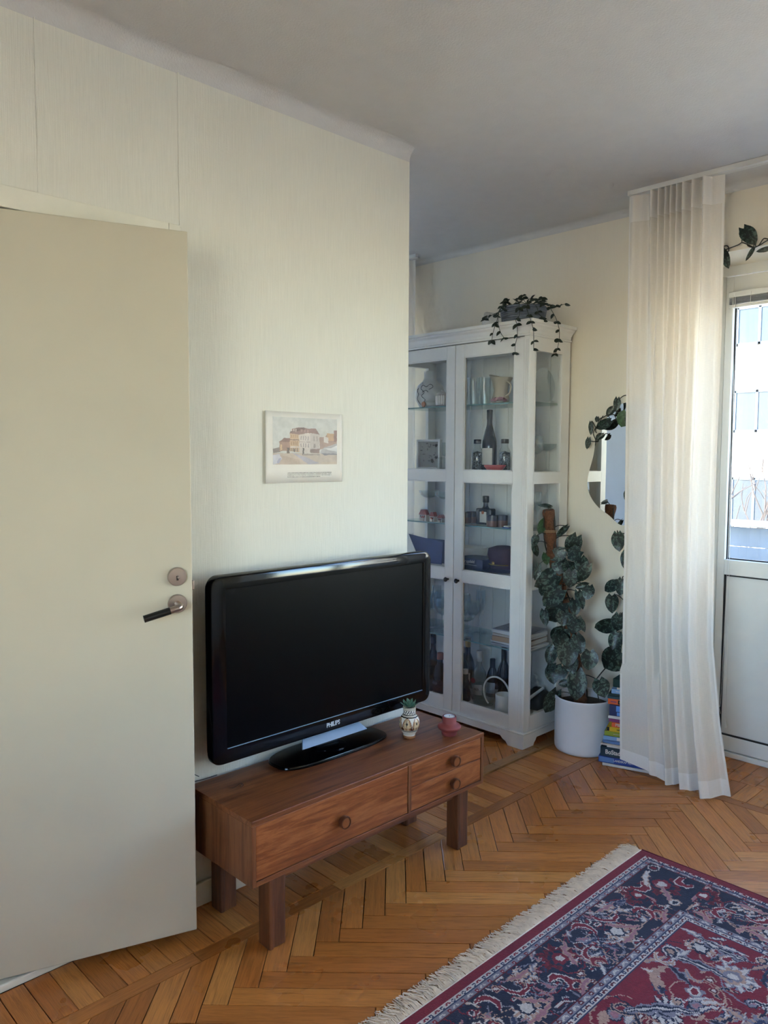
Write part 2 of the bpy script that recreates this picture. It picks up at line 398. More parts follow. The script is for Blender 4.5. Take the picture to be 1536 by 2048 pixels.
l.new(ramp(n, l, noise(n, l, tex_coord(n, l), 2), [(0, (.90, .92, .92)), (1, (.93, .95, .95))]), p.inputs['Base Color'])
# parquet: UV along the block, tone attribute per block
m, nt, n, l, p = nmat('parquet')
v1 = tex_coord(n, l, 'UV', (7, 90, 1)); v2 = tex_coord(n, l, 'UV', (14, 520, 1)); v3 = tex_coord(n, l, 'Object')
a = n.new('ShaderNodeAttribute'); a.attribute_name = 'Col'
f1 = noise(n, l, v1, 1, 5, .65, .8); f2 = noise(n, l, v2, 1, 3, .6)
c1 = mixc(n, l, 1, a.outputs['Color'], ramp(n, l, f1, [(.25, (.60, .52, .44)), (.5, (.95, .93, .9)), (.75, (1.12, 1.08, 1.0))]), 'MULTIPLY')
c2 = mixc(n, l, .8, c1, ramp(n, l, f2, [(.28, (.55, .48, .42)), (.5, (1, 1, 1))]), 'MULTIPLY')
l.new(c2, p.inputs['Base Color'])
rr = n.new('ShaderNodeMapRange'); l.new(noise(n, l, v3, 5, 3), rr.inputs[0]); rr.inputs[1].default_value = .3; rr.inputs[2].default_value = .7; rr.inputs[3].default_value = .24; rr.inputs[4].default_value = .38
l.new(rr.outputs[0], p.inputs['Roughness']); p.inputs['Specular IOR Level'].default_value = .5
l.new(bump(n, l, f2, .0003, .35, bump(n, l, noise(n, l, v3, 22, 2), .0006, .3)), p.inputs['Normal'])

# ------------------------------------------------------------------ room shell
ZC = 2.575; XM = 3.44; XO = 3.76; YR = -3.7; XB = -1.5; XC = 2.18; YA = 3.0
wall_left = struct('wall_left', [box(XB, .36, 0, .14, 0, ZC), box(1.17, XC, 0, .14, 0, ZC), box(.36, 1.17, 0, .14, 2.045, ZC)], 'wallpaper')
obj('wallpaper_seam', [box(1.205, 1.211, -.0016, .001, 2.09, 2.53, .0012)], 'wallpaper', wall_left)
for sx in (.80, .42, .1):
    obj('wallpaper_seam', [box(sx, sx+.0025, -.0012, .001, 2.095, 2.53)], 'wallpaper', wall_left)
struct('wall_alcove', [box(XC-.14, XC, .14, YA+.14, 0, ZC), box(XC, XO, YA, YA+.14, 0, ZC)], 'alcove_wall')
wall_back = struct('wall_back', [
    box(XM, XO, -.55, 1.25, 0, ZC), box(XM, XO, 2.7, YA, 0, ZC), box(XM, XO, 1.25, 2.7, 0, .8), box(XM, XO, 1.25, 2.7, 2.25, ZC),
    box(XM, XO, -1.48, -.55, 2.30, ZC), box(XM, XO, -1.56, -1.48, 0, ZC), box(XM, XO, -3.4, -1.56, 0, .78), box(XM, XO, -3.4, -1.56, 2.30, ZC),
    box(XM, XO, YR, -3.4, 0, ZC)], 'wall_paint')
struct('wall_right', [box(XB-.1, XO, YR-.12, YR, 0, ZC)], 'wall_paint')
struct('wall_rear', [box(XB-.12, XB, YR, -2.65, 0, ZC), box(XB-.12, XB, -1.32, .14, 0, ZC), box(XB-.12, XB, -2.65, -1.32, 0, .75), box(XB-.12, XB, -2.65, -1.32, 2.28, ZC)], 'wall_paint')
struct('added_sunshade', [box(XB-2.2, XB-.12, YR-1, 1.2, 2.42, 2.58)], 'ceiling_paint')  # unseen slab, added to keep direct sun out of the rear window
struct('ceiling', [box(XB-.12, XO, YR-.12, YA+.14, ZC, ZC+.16)], 'ceiling_paint')
# the small hall behind the door, so no light leaks in
struct('wall_hall', [box(-.2, -.1, .14, 1.6, 0, ZC), box(XC-.24, XC-.14, .14, 1.6, 0, ZC), box(-.2, XC-.14, 1.6, 1.7, 0, ZC)], 'hall_dark')
def cove(r1, r2, n=7): return [(r1*(1-math.sin(a)), r2*(1-math.cos(a))) for a in [PI/2*i/n for i in range(n+1)]]
ctv = [(-(.048*(1-math.cos(PI/2*i/7))), 2.526+(ZC-2.526)*math.sin(PI/2*i/7)) for i in range(8)]
struct('trim_1', prism([(0.0, ZC)] + ctv, XB, XC, 'yz'), 'ceiling_paint', smooth=True)
cmw = [(XM-.035*(1-math.cos(PI/2*i/6)), 2.546+(ZC-2.546)*math.sin(PI/2*i/6)) for i in range(7)]
struct('trim_2', prism([(XM, ZC)] + cmw, YR, YA, 'xz'), 'ceiling_paint', smooth=True)
struct('baseboard_left', [box(1.215, XC, -.014, 0, 0, .075, .003), box(XB, .30, -.014, 0, 0, .075, .003)], 'trim_white')
struct('baseboard_back', [box(XM-.014, XM, -.545, YA, 0, .075, .003)], 'trim_white')
# door casing
cas = struct('trim_3', [box(1.165, 1.203, -.012, .0, 0, 2.092, .002), box(.36, 1.165, -.012, 0, 2.037, 2.092, .002), box(.31, .36, -.012, 0, 0, 2.092, .002)], 'trim_white')
obj('jamb_lining', [box(1.155, 1.17, 0, .14, 0, 2.045), box(.36, .372, 0, .14, 0, 2.045), box(.372, 1.155, 0, .14, 2.037, 2.045)], 'trim_white', cas)
obj('threshold', [box(.372, 1.155, -.002, .14, 0, .022, .004)], 'trim_white', cas)

# ------------------------------------------------------------------ interior door leaf, ajar
DH = Vector((.345, .115, 0)); DE = Vector((1.1424, -.1546, 0)); dd = (DE-DH).normalized(); dn = Vector((dd.y, -dd.x, 0))   # dn points into the room
DL = (DE-DH).length
DM = frame_M(DH, dd, Vector((0, 0, 1)))           # local x along leaf, y up, z = normal
nz = (DM.to_3x3() @ Vector((0, 0, 1)))
sgn = 1 if nz.dot(dn) > 0 else -1
door = thing('door_1', 'flat pale cream interior door standing ajar at the left', None, (DH.x, DH.y, 0), kind='structure')
def dbox(x0, x1, y0, y1, z0, z1, b=0): return xf(box(x0, x1, y0, y1, sgn*z0, sgn*z1, b), DM)
obj('leaf', [dbox(0, DL, .03, 2.034, -.040, 0, .0025)], 'door_paint', door)
def dlathe(cx, cy, prof): return xf(lathe([(r, sgn*h) for r, h in prof], (cx, cy, 0), 32), DM)
# lock and lever measured from the free edge
lx, lz1, lz2 = DL-.043, 1.079, 1.002
lock = obj('lock_rosette', [dlathe(lx, lz1, [(.0265, 0), (.0265, .006), (.024, .0095), (0, .0105)])], 'steel', door, smooth=35)
obj('keyhole', [dbox(lx-.003, lx+.003, lz1-.010, lz1+.003, .0100, .0112, .0004)], 'gasket', lock)
obj('thumb_pin', [dlathe(lx+.002, lz1-.001, [(.004, .010), (.004, .016), (.002, .018), (0, .018)])], 'steel', lock, smooth=35)
hr = obj('handle_rosette', [dlathe(lx, lz2, [(.0265, 0), (.0265, .006), (.024, .0095), (0, .0105)])], 'steel', door, smooth=35)
def dpt(x, y, z): return tuple(DM @ Vector((x, y, sgn*z)))
obj('lever_neck', [tube([dpt(lx, lz2, .008), dpt(lx, lz2, .045), dpt(lx-.006, lz2-.002, .055), dpt(lx-.018, lz2-.005, .058), dpt(lx-.034, lz2-.009, .058)], .0095, 14, 3)], 'steel', door, smooth=50)
obj('lever_grip', [tube([dpt(lx-.030, lz2-.008, .058), dpt(lx-.100, lz2-.0255, .058)], .0100, 18)], 'black_grip', door, smooth=50)
obj('latch_bolt', [dbox(DL-.002, DL+.009, 1.035, 1.062, -.028, -.014, .002)], 'steel', door)

# ------------------------------------------------------------------ parquet floor
floor = struct('floor', [box(XB-.12, XO+.02, YR-.12, YA+.14, -.14, -.0125)], 'floor_base')
def clip(poly, a, b, c):     # keep a*x+b*y<=c
    out = []
    for i in range(len(poly)):
        p, q = poly[i], poly[(i+1) % len(poly)]; dp = a*p[0]+b*p[1]-c; dq = a*q[0]+b*q[1]-c
        if dp <= 0: out.append(p)
        if (dp < 0 < dq) or (dq < 0 < dp): t = dp/(dp-dq); out.append((p[0]+(q[0]-p[0])*t, p[1]+(q[1]-p[1])*t))
    return out
def clip_rect(poly, x0, x1, y0, y1):
    for a, b, c in ((-1, 0, -x0), (1, 0, x1), (0, -1, -y0), (0, 1, y1)):
        poly = clip(poly, a, b, c)
        if len(poly) < 3: return None
    return poly
TONES = [lin(x) for x in ('#c37b3d', '#bd7537', '#ca8544', '#b66f35', '#c68040', '#ce8b49', '#b87338', '#aa6730')]
blocks = []            # (polygon, direction angle, kind)
WB, LB = .067, .45; R2 = math.sqrt(2)
def uv2xy(u, v, ox, oy): return (ox+(u+v)/R2, oy+(v-u)/R2)
def herring(x0, x1, y0, y1, ox, oy):
    seen = []
    for j in range(-8, 9):
        for k in range(-70, 71):
            bx, by = j*LB + k*WB, -j*LB + k*WB      # lattice (L,-L),(w,w) in (u,v)
            cx, cy = uv2xy(bx, by, ox, oy)
            if cx < x0-1 or cx > x1+1 or cy < y0-1 or cy > y1+1: continue
            for (u0, u1, v0, v1, ang) in ((bx, bx+LB, by, by+WB, -PI/4), (bx+LB, bx+LB+WB, by+WB-LB, by+WB, PI/4)):
                poly = [uv2xy(u0, v0, ox, oy), uv2xy(u1, v0, ox, oy), uv2xy(u1, v1, ox, oy), uv2xy(u0, v1, ox, oy)]
                poly = clip_rect(poly, x0, x1, y0, y1)
                if poly: blocks.append((poly, ang, 'parquet_block'))
OX, OY = 1.055, -.452
herring(XB, 3.20, YR, -.252, OX, OY)
herring(XC, XM, .058, YA, OX+.03, OY+.31)
def rows(x0, x1, y0, y1, w, along, kind, off=0):
    if along == 'y':
        x = x0+off
        while x < x1-1e-6:
            blocks.append(([(x, y0), (min(x+w, x1), y0), (min(x+w, x1), y1), (x, y1)], PI/2, kind)); x += w
    else:
        y = y1
        while y > y0+1e-6:
            yy = max(y-w, y0); blocks.append(([(x0, yy), (x1, yy), (x1, y), (x0, y)], 0, kind)); y = yy
rows(XB, XM-.0, -.203, 0, .0665, 'y', 'border_plank', off=.0105)
x = XB
while x < 3.25:
    x2 = min(x+.52, 3.25); blocks.append(([(x, -.2525), (x2, -.2525), (x2, -.203), (x, -.203)], 0, 'border_strip')); x = x2
blocks.append(([(3.25, -.2525), (XM, -.2525), (XM, -.203), (3.25, -.203)], 0, 'border_strip'))
y = -.2525
while y > YR:
    y2 = max(y-.52, YR); blocks.append(([(3.20, y2), (3.25, y2), (3.25, y), (3.20, y)], PI/2, 'border_strip')); y = y2
rows(3.25, XM, YR, -.2525, .0665, 'x', 'border_plank')
rows(XM, XO-.02, -1.48, -.55, .0665, 'x', 'border_plank')
x = XC
while x < XM:
    x2 = min(x+.63, XM); blocks.append(([(x, .004), (x2, .004), (x2, .058), (x, .058)], 0, 'threshold_strip')); x = x2
def inset_poly(poly, d):
    n = len(poly); out = []
    ar = sum(poly[i][0]*poly[(i+1) % n][1]-poly[(i+1) % n][0]*poly[i][1] for i in range(n))
    if ar < 0: poly = poly[::-1]
    for i in range(n):
        p0, p1, p2 = Vector(poly[i-1]), Vector(poly[i]), Vector(poly[(i+1) % n])
        e1 = (p1-p0); e2 = (p2-p1)
        if e1.length < 1e-7 or e2.length < 1e-7: out.append(tuple(p1)); continue
        e1.normalize(); e2.normalize(); n1 = Vector((-e1.y, e1.x)); n2 = Vector((-e2.y, e2.x)); m_ = n1+n2
        k = max(.25, 1+n1.dot(n2)); out.append(tuple(p1+m_*(d/k)))
    return out
def dedupe(poly):
    out = []
    for p in poly:
        if not out or (Vector(p)-Vector(out[-1])).length > 2e-4: out.append(p)
    if len(out) > 2 and (Vector(out[0])-Vector(out[-1])).length < 2e-4: out.pop()
    return out
def block_geo(poly, ang, kind):
    poly = dedupe(poly)
    if len(poly) < 3: return None
    ar = abs(sum(poly[i][0]*poly[(i+1) % len(poly)][1]-poly[(i+1) % len(poly)][0]*poly[i][1] for i in range(len(poly))))/2
    if ar < 4e-5: return None
    dz = random.uniform(-.0004, .0003) + (.004 if kind == 'threshold_strip' else 0)
    a = inset_poly(poly, 0.0007 + random.random()*.0010); b = inset_poly(poly, .0026); n = len(a)
    v = [(p[0], p[1], -.012) for p in a]+[(p[0], p[1], dz-.0004) for p in a]+[(p[0], p[1], dz) for p in b]
    f = [tuple(range(2*n, 3*n))]+[(i, (i+1) % n, n+(i+1) % n, n+i) for i in range(n)]+[(n+i, n+(i+1) % n, 2*n+(i+1) % n, 2*n+i) for i in range(n)]
    t = random.choice(TONES)*random.uniform(.92, 1.08); ca, sa = math.cos(ang), math.sin(ang); ou, ov = random.random()*40, random.random()*40
    if kind == 'border_strip': t = t*.9
    if kind == 'threshold_strip': t = lin('#a57a4d')
    uv = [(p[0]*ca+p[1]*sa+ou, -p[0]*sa+p[1]*ca+ov) for p in v]
    return v, f, uv, t
def put_block_mesh(name, items):
    V = []; F = []; UVs = []; T = []
    for v, f, uv, t in items:
        o = len(V); V += v; UVs += uv
        for q in f: F.append(tuple(i+o for i in q)); T.append(t)
    me = bpy.data.meshes.new(name); me.from_pydata(V, [], F); me.materials.append(MATS['parquet'])
    ul = me.uv_layers.new(name='UVMap'); li = np.empty(len(me.loops), np.int32); me.loops.foreach_get('vertex_index', li)
    ul.data.foreach_set('uv', np.asarray(UVs, np.float32)[li].ravel()); colour_faces(me, np.asarray(T, np.float32)); return me
def in_view(poly):
    cx = sum(p[0] for p in poly)/len(poly); cy = sum(p[1] for p in poly)/len(poly)
    for p in poly + [(cx, cy)]:
        q = to_px((p[0], p[1], 0))
        if q and -5 < q[0] < 1541 and q[1] < 2053: break
    else: return False
    if .76 < cx < 2.5 and cy < -.93: return False          # under the rug
    if cy > .1 and cx < 2.55: return False
    return cy < .9
rest = []; nb = 0
for poly, ang, kind in blocks:
    g = block_geo(poly, ang, kind)
    if g is None: continue
    if in_view(poly): obj(kind, put_block_mesh(kind, [g]), None, floor); nb += 1
    else: rest.append(g)
obj('parquet_remainder', put_block_mesh('parquet_remainder', rest), None, floor, kind='stuff')
print('floor pieces', nb, 'rest', len(rest))

# ------------------------------------------------------------------ furniture materials
wood('walnut_x', '#5b3018', '#7f4826', '#945a33', 'x', 16, .38, 2.4, 1.0)
wood('walnut_front', '#6c3718', '#8f4e25', '#aa6536', 'x', 9, .40, 2.6, 2.2, 3)
wood('walnut_y', '#573019', '#784527', '#8d5834', 'z', 16, .4, 2.4, 1.0, 1)
wood('walnut_leg', '#462618', '#60371f', '#77482b', 'z', 18, .4, 3, .8, 2)
plain('knob_ring', '#5d3018', .35); plain('knob_face', '#8a4d22', .42)
plain('tv_gloss', '#030304', .08, vary=.02, spec=.35)
plain('tv_screen', '#030304', .28, vary=.02, spec=.13)
plain('tv_back', '#0a0a0b', .5)
plain('tv_silver_sheen', '#8fa3b8', .3)  # silver trim, with a bluish reflection put into its base colour
plain('tv_logo', '#c9cdd2', .35, metal=.3)
plain('cable', '#131313', .5)
attr_mat('painted', .25, spec=.5); attr_mat('paper_print', .85); 
plain('paper', '#e6dfd4', .85, vary=.02, bmp=.0003, bscale=60)
plain('paper_edge', '#bfae97', .85)
plain('terracotta_matte', '#8a3c37', .62, vary=.05)
plain('tealight', '#cfd3da', .3, metal=.6); plain('wax', '#eceae4', .5); plain('wick', '#222222', .8)
plain('succulent', '#5c8068', .5, vary=.25, vscale=60)
plain('soil', '#2a1d14', .95, bmp=.004, bscale=80)
attr_mat('rug_pile', .95, bmp=.0015, bscale=420, spec=.1, sheen=.2)
plain('fringe', '#efdcc6', .9, vary=.12, vscale=40)

# ------------------------------------------------------------------ low TV bench
bench = thing('tv_bench', 'low walnut bench with three drawers under the television', 'sideboard', (1.70, -.20, 0))
BX0, BX1, BY0, BY1, BZ0, BZ1 = 1.197, 2.22, -.36, -.025, .216, .408
obj('top_panel', [box(BX0, BX1, BY0, BY1, BZ1-.016, BZ1, .0015)], 'walnut_x', bench)
for xs in (BX0, BX1-.014): obj('side_panel', [box(xs, xs+.014, BY0, BY1, BZ0, BZ1-.016, .001)], 'walnut_y', bench)
obj('bottom_panel', [box(BX0+.014, BX1-.014, BY0, BY1, BZ0, BZ0+.014, .001)], 'walnut_x', bench)
obj('back_panel', [box(BX0+.014, BX1-.014, BY1-.008, BY1, BZ0+.014, BZ1-.016)], 'walnut_x', bench)
obj('divider', [box(1.822, 1.836, BY0, BY1-.01, BZ0+.014, BZ1-.016, .0008)], 'walnut_y', bench)
def knob(cx, cz, y, parent):
    k = obj('knob', [lathe([(.012, 0), (.012, .006), (.0195, .010), (.0205, .020), (.0195, .0235), (.0165, .024), (.0155, .0215), (0, .0215)], (cx, y, cz), 32, 'y')], 'knob_ring', parent, smooth=40)
    obj('knob_inlay', [lathe([(.0150, .0200), (.0150, .0222), (0, .0226)], (cx, y, cz), 28, 'y')], 'knob_face', k, smooth=40)
d1 = obj('drawer', [box(BX0+.0155, 1.8205, BY0+.003, BY1-.03, BZ0+.0155, BZ1-.0175, .0012)], 'walnut_front', bench); knob(1.528, .302, BY0+.003, d1)
zm = .3135
d2 = obj('drawer', [box(1.8375, BX1-.0155, BY0+.003, BY1-.03, zm+.0008, BZ1-.0175, .0012)], 'walnut_front', bench); knob(2.047, .350, BY0+.003, d2)
d3 = obj('drawer', [box(1.8375, BX1-.0155, BY0+.003, BY1-.03, BZ0+.0155, zm-.0008, .0012)], 'walnut_front', bench); knob(2.047, .268, BY0+.003, d3)
for lx0 in (1.262, 2.090):
    for ly0, ly1 in ((-.347, -.297), (-.092, -.042)):
        lg = obj('leg', [box(lx0+.004, lx0+.060, ly0, ly1, 0, BZ0, .005, 2), box(lx0, lx0+.016, ly0-.003, ly1+.003, 0, BZ0, .004, 2)], 'walnut_leg', bench)
obj('front_rail', [box(1.305, 2.09, -.325, -.303, .185, BZ0, .001)], 'walnut_x', bench)
obj('rear_rail', [box(1.305, 2.09, -.085, -.063, .185, BZ0, .001)], 'walnut_x', bench)

# ------------------------------------------------------------------ television
tv = thing('television', 'black flat screen television standing on the walnut bench', 'television', (1.69, -.10, .408))
def rrect(x0, x1, z0, z1, r, n=6):
    out = []
    for cx, cz, a0 in ((x1-r, z1-r, 0), (x0+r, z1-r, PI/2), (x0+r, z0+r, PI), (x1-r, z0+r, 1.5*PI)):
        for i in range(n+1): a = a0+PI/2*i/n; out.append((cx+r*math.cos(a), cz+r*math.sin(a)))
    return out
def ring_loft(loops, cap0=True, cap1=True):
    n = len(loops[0]); v = [p for L in loops for p in L]; f = []
    for k in range(len(loops)-1):
        for i in range(n): f.append((k*n+i, k*n+(i+1) % n, (k+1)*n+(i+1) % n, (k+1)*n+i))
    if cap0: f.append(tuple(range(n)))
    if cap1: f.append(tuple((len(loops)-1)*n+i for i in range(n)))
    return v, f
TX0, TX1, TZ0, TZ1, TY = 1.215, 2.175, .487, 1.063, -.135
SX0, SX1, SZ0, SZ1 = 1.268, 2.130, .535, 1.020
def L3(x0, x1, z0, z1, r, y): return [(a, y, b) for a, b in rrect(x0, x1, z0, z1, r)]
obj('bezel', [ring_loft([L3(TX0, TX1, TZ0, TZ1, .035, TY+.03), L3(TX0, TX1, TZ0, TZ1, .035, TY+.010), L3(TX0+.003, TX1-.003, TZ0+.003, TZ1-.003, .033, TY+.003), L3(TX0+.010, TX1-.010, TZ0+.010, TZ1-.010, .028, TY),
    L3(SX0-.002, SX1+.002, SZ0-.002, SZ1+.002, .004, TY+.002), L3(SX0, SX1, SZ0, SZ1, .003, TY+.006)], True, False)], 'tv_gloss', tv, smooth=35)
obj('screen', [box(SX0-.001, SX1+.001, TY+.0055, TY+.008, SZ0-.001, SZ1+.001)], 'tv_screen', tv)
obj('screen_lip', [box(SX0, SX1, TY+.002, TY+.0055, SZ0-.0012, SZ0+.0003)], 'tv_silver_sheen', tv)
obj('back_shell', [ring_loft([L3(TX0+.006, TX1-.006, TZ0+.006, TZ1-.006, .032, TY+.03), L3(TX0+.01, TX1-.01, TZ0+.01, TZ1-.01, .032, TY+.05), L3(TX0+.10, TX1-.10, TZ0+.04, TZ1-.08, .05, TY+.095)], True, True)], 'tv_back', tv, smooth=35)
text('brand_lettering', 'PHILIPS', 'tv_logo', .0215, frame_M((1.685, TY-.0002, .512), (1, 0, 0), (0, 0, 1)), tv, .0006, .86, .0006)
obj('chin_strip', [([(1.58, TY+.032, .486), (1.82, TY+.032, .486), (1.845, TY+.002, .455), (1.555, TY+.002, .455), (1.58, TY+.036, .486), (1.82, TY+.036, .486), (1.845, TY+.006, .453), (1.555, TY+.006, .453)], [(0, 1, 2, 3), (7, 6, 5, 4), (0, 4, 5, 1), (1, 5, 6, 2), (2, 6, 7, 3), (3, 7, 4, 0)])], 'tv_silver_sheen', tv)
bx, by = 1.702, -.094
foot = [(bx+.238*math.copysign(abs(math.cos(a))**.62, math.cos(a)), by+.086*math.copysign(abs(math.sin(a))**.75, math.sin(a)) - (.012*math.cos(a)**2 if math.sin(a) < 0 else 0)) for a in [2*PI*i/48 for i in range(48)]]
def lp(k, z): return [(bx+(p[0]-bx)*k, by+(p[1]-by)*k, z) for p in foot]
obj('stand_base', [ring_loft([lp(.97, .4085), lp(1.0, .412), lp(1.0, .417), lp(.985, .4205), lp(.5, .4235)])], 'tv_gloss', tv, smooth=40)
obj('swivel_plate', [lathe([(.062, .421), (.062, .426), (.055, .4275), (0, .4275)], (bx, by+.005, 0), 36)], 'tv_gloss', tv, smooth=40)
obj('stand_neck', [box(bx-.055, bx+.055, by+.004, by+.040, .424, .56, .006)], 'tv_back', tv)
cb = thing('power_cable', 'thin black cable loops behind the bench beside the door', 'cable', (1.2, -.02, .40))
obj('loop', [tube([(1.15, -.008, .395), (1.165, -.010, .430), (1.185, -.012, .445), (1.195, -.012, .425), (1.175, -.012, .405), (1.155, -.010, .42), (1.18, -.012, .455), (1.21, -.012, .44), (1.24, -.012, .42)], .0012, 5, 5)], 'cable', cb)
obj('loop', [tube([(1.15, -.014, .41), (1.17, -.015, .40), (1.20, -.016, .415), (1.19, -.016, .44), (1.17, -.016, .43), (1.22, -.018, .412), (1.30, -.02, .4105)], .0012, 5, 5)], 'cable', cb)
w2 = thing('loose_wire', 'fine curled wire end lying on the bench under the television', 'wire', (1.29, -.16, .408))
obj('coil', [tube([(1.27, -.13, .411), (1.275, -.155, .42), (1.29, -.165, .43), (1.305, -.16, .42), (1.30, -.15, .411), (1.32, -.13, .4105)], .0007, 5, 5)], 'cable', w2)

# ------------------------------------------------------------------ painted vase with succulent
vx, vy, vz = 1.985, -.205, .408
vase = thing('painted_vase', 'small cream vase painted with brown and black motifs holding a succulent', 'vase', (vx, vy, vz))
prof = [(.020, 0), (.0225, .002), (.023, .008), (.021, .012), (.0235, .018), (.030, .027), (.0355, .040), (.0375, .053), (.036, .066), (.031, .077), (.0245, .085), (.0225, .089), (.0225, .104), (.0235, .110), (.0235, .113), (.021, .113), (.0205, .095)]
pp = []                                       # resample finely for the painted pattern
for (r0, z0), (r1, z1) in zip(prof[:-1], prof[1:]):
    k = max(1, int(math.hypot(r1-r0, z1-z0)/.0014))
    pp += [(r0+(r1-r0)*i/k, z0+(z1-z0)*i/k) for i in range(k)]
pp.append(prof[-1]); NV = 140
g = lathe(pp, (vx, vy, vz), NV, 'z', True); me = mesh('body', g, 'painted', 40, fix=False)
pc = np.array([p.center for p in me.polygons]); th = np.arctan2(pc[:, 1]-vy, pc[:, 0]-vx); zz = pc[:, 2]-vz
cols = np.tile(lin('#e4d7c0'), (len(pc), 1)); K = lin('#1b1512'); B = lin('#8a5232'); T = lin('#d8b98e')
cols[zz < .010] = lin('#a86f45')
for a, b in ((.0285, .030), (.0315, .0335), (.0785, .0810), (.0835, .0845), (.0865, .0885), (.1035, .105), (.110, .1115)): cols[(zz > a) & (zz < b)] = K
ph = ((th/(2*PI)*6) % 1)-.5; body = (zz > .0345) & (zz < .078); t = (zz-.0345)/.0435
cols[body] = T
arch = np.abs(np.abs(ph)-.46*np.sqrt(np.clip(1-((t-.0)/1.0)**2, 0, 1))) < .045; cols[body & arch] = B
arch2 = np.abs(np.abs(ph)-.34*np.sqrt(np.clip(1-((t)/.92)**2, 0, 1))) < .02; cols[body & arch2] = B
cols[body & (np.abs(ph) > .46*np.sqrt(np.clip(1-t**2, 0, 1))+.04)] = lin('#e9dfcf')
cols[body & (np.hypot(ph*1.15, (t-.55)*.95) < .11)] = lin('#4b4238'); cols[body & (np.abs(ph) < .012) & (t > .3)] = K
cols[body & (t < .36) & (np.abs(np.abs(ph)-.44) < .08*(1-t/.36))] = K
cols[body & (t < .22) & (np.abs(np.sin(ph*46)) > .72)] = B
ph2 = (th/(2*PI)*16) % 1; neck = (zz > .090) & (zz < .103); tn = (zz-.090)/.013
cols[neck] = lin('#e9e0d2'); cols[neck & (np.abs(ph2-tn) < .17)] = K; cols[neck & (np.abs(1-ph2-tn*.4) < .07)] = K
colour_faces(me, cols); obj('body', me, None, vase)
obj('soil', [lathe([(.0203, .103), (.0, .105)], (vx, vy, vz), 20)], 'soil', vase)
def fleshy(L, w):
    v = []; f = []
    for i in range(6):
        t = i/5; hw = w*math.sin(PI*min(1, .12+t*.88))**.7*.5*(1 if t < 1 else .05); th_ = .0035*(1-t*.7); zz_ = .25*L*t*t
        for k in range(6): a = 2*PI*k/6; v.append((hw*math.cos(a), L*t, zz_+th_*math.sin(a)))
    for i in range(5):
        for k in range(6): f.append((i*6+k, i*6+(k+1) % 6, (i+1)*6+(k+1) % 6, (i+1)*6+k))
    f += [tuple(range(6)), tuple(30+k for k in range(6))]; return v, f
sl = mesh('succulent_leaf', fleshy(.036, .014), 'succulent', 60)
for ring, (nl, tilt, s) in enumerate(((8, 12, 1.0), (7, 32, .9), (5, 55, .7), (3, 75, .5))):
    for i in range(nl):
        M = Matrix.Translation((vx, vy, vz+.112+ring*.002)) @ Matrix.Rotation(2*PI*i/nl+ring*.5, 4, 'Z') @ Matrix.Rotation(math.radians(tilt), 4, 'X') @ Matrix.Scale(s, 4)
        inst('succulent_leaf', sl, M, vase)

# ------------------------------------------------------------------ candle holder
cx, cy, cz = 2.112, -.285, .408
ch = thing('candle_holder', 'matte red candle holder with wide saucer brim on the bench corner', 'candle holder', (cx, cy, cz))
obj('holder', [lathe([(.026, 0), (.0275, .003), (.028, .012), (.030, .016), (.039, .022), (.0425, .028), (.0425, .032), (.038, .038), (.028, .042), (.0255, .046), (.0255, .066), (.0245, .068), (.022, .068), (.021, .063), (.0, .063)], (cx, cy, cz), 40)], 'terracotta_matte', ch, smooth=40)
tl = obj('tealight_cup', [lathe([(.0195, .055), (.0200, .0685), (.0190, .0685), (.0185, .064), (0, .064)], (cx, cy, cz), 32)], 'tealight', ch, smooth=40)
obj('wax', [lathe([(.0184, .0635), (.0184, .0655), (0, .0657)], (cx, cy, cz), 28)], 'wax', tl); obj('wick', [tube([(cx, cy, cz+.0655), (cx+.001, cy, cz+.071)], .0007, 5)], 'wick', tl)

# ------------------------------------------------------------------ print on the wall
pic = thing('art_print', 'unframed paper print of a townhouse watercolour above the television', 'print', (1.67, -.01, 1.327))
PX0, PX1, PZ0, PZ1 = 1.504, 1.836, 1.328, 1.566
def paper_y(u): return -.0025-.0055*np.clip((.10-(u-PX0))/.10, 0, 1)**2-.004*np.clip((u-PX1+.05)/.05, 0, 1)**2
us = np.linspace(PX0, PX1, 30); vs = np.linspace(PZ0, PZ1, 6)
me, _, _ = grid_mesh('sheet', us, vs, lambda U, V: np.stack([U, paper_y(U), V], -1), 'paper'); sheet = obj('sheet', me, None, pic)
md = sheet.modifiers.new('thickness', 'SOLIDIFY'); md.thickness = .0012; md.offset = 0
AX0, AX1, AZ0, AZ1 = PX0+.030, PX1-.022, PZ0+.062, PZ1-.018
us = np.linspace(AX0, AX1, 260); vs = np.linspace(AZ0, AZ1, 150)
me, U, V = grid_mesh('watercolour', us, vs, lambda U, V: np.stack([U, paper_y(U)-.0011, V], -1), 'paper_print')
a = (U-AX0)/(AX1-AX0); b = (V-AZ0)/(AZ1-AZ0)
def vnoise(x, y, s, seed=0):
    r = np.random.default_rng(seed).random((64, 64)); x = (x*s) % 63; y = (y*s) % 63; xi = x.astype(int); yi = y.astype(int); fx = x-xi; fy = y-yi; fx = fx*fx*(3-2*fx); fy = fy*fy*(3-2*fy)
    return (r[xi, yi]*(1-fx)+r[xi+1, yi]*fx)*(1-fy)+(r[xi, yi+1]*(1-fx)+r[xi+1, yi+1]*fx)*fy
n1 = vnoise(a, b, 7, 1); n2 = vnoise(a, b, 28, 2); a_ = a+(n2-.5)*.012; b_ = b+(vnoise(a, b, 30, 5)-.5)*.012
cols = np.tile(lin('#d3d3cd'), (len(a), 1)); cols += ((n1-.5)*.08)[:, None]
def paint(mask, c, k=.12): cols[mask] = lin(c)*(1+(n1[mask][:, None]-.5)*k*2)
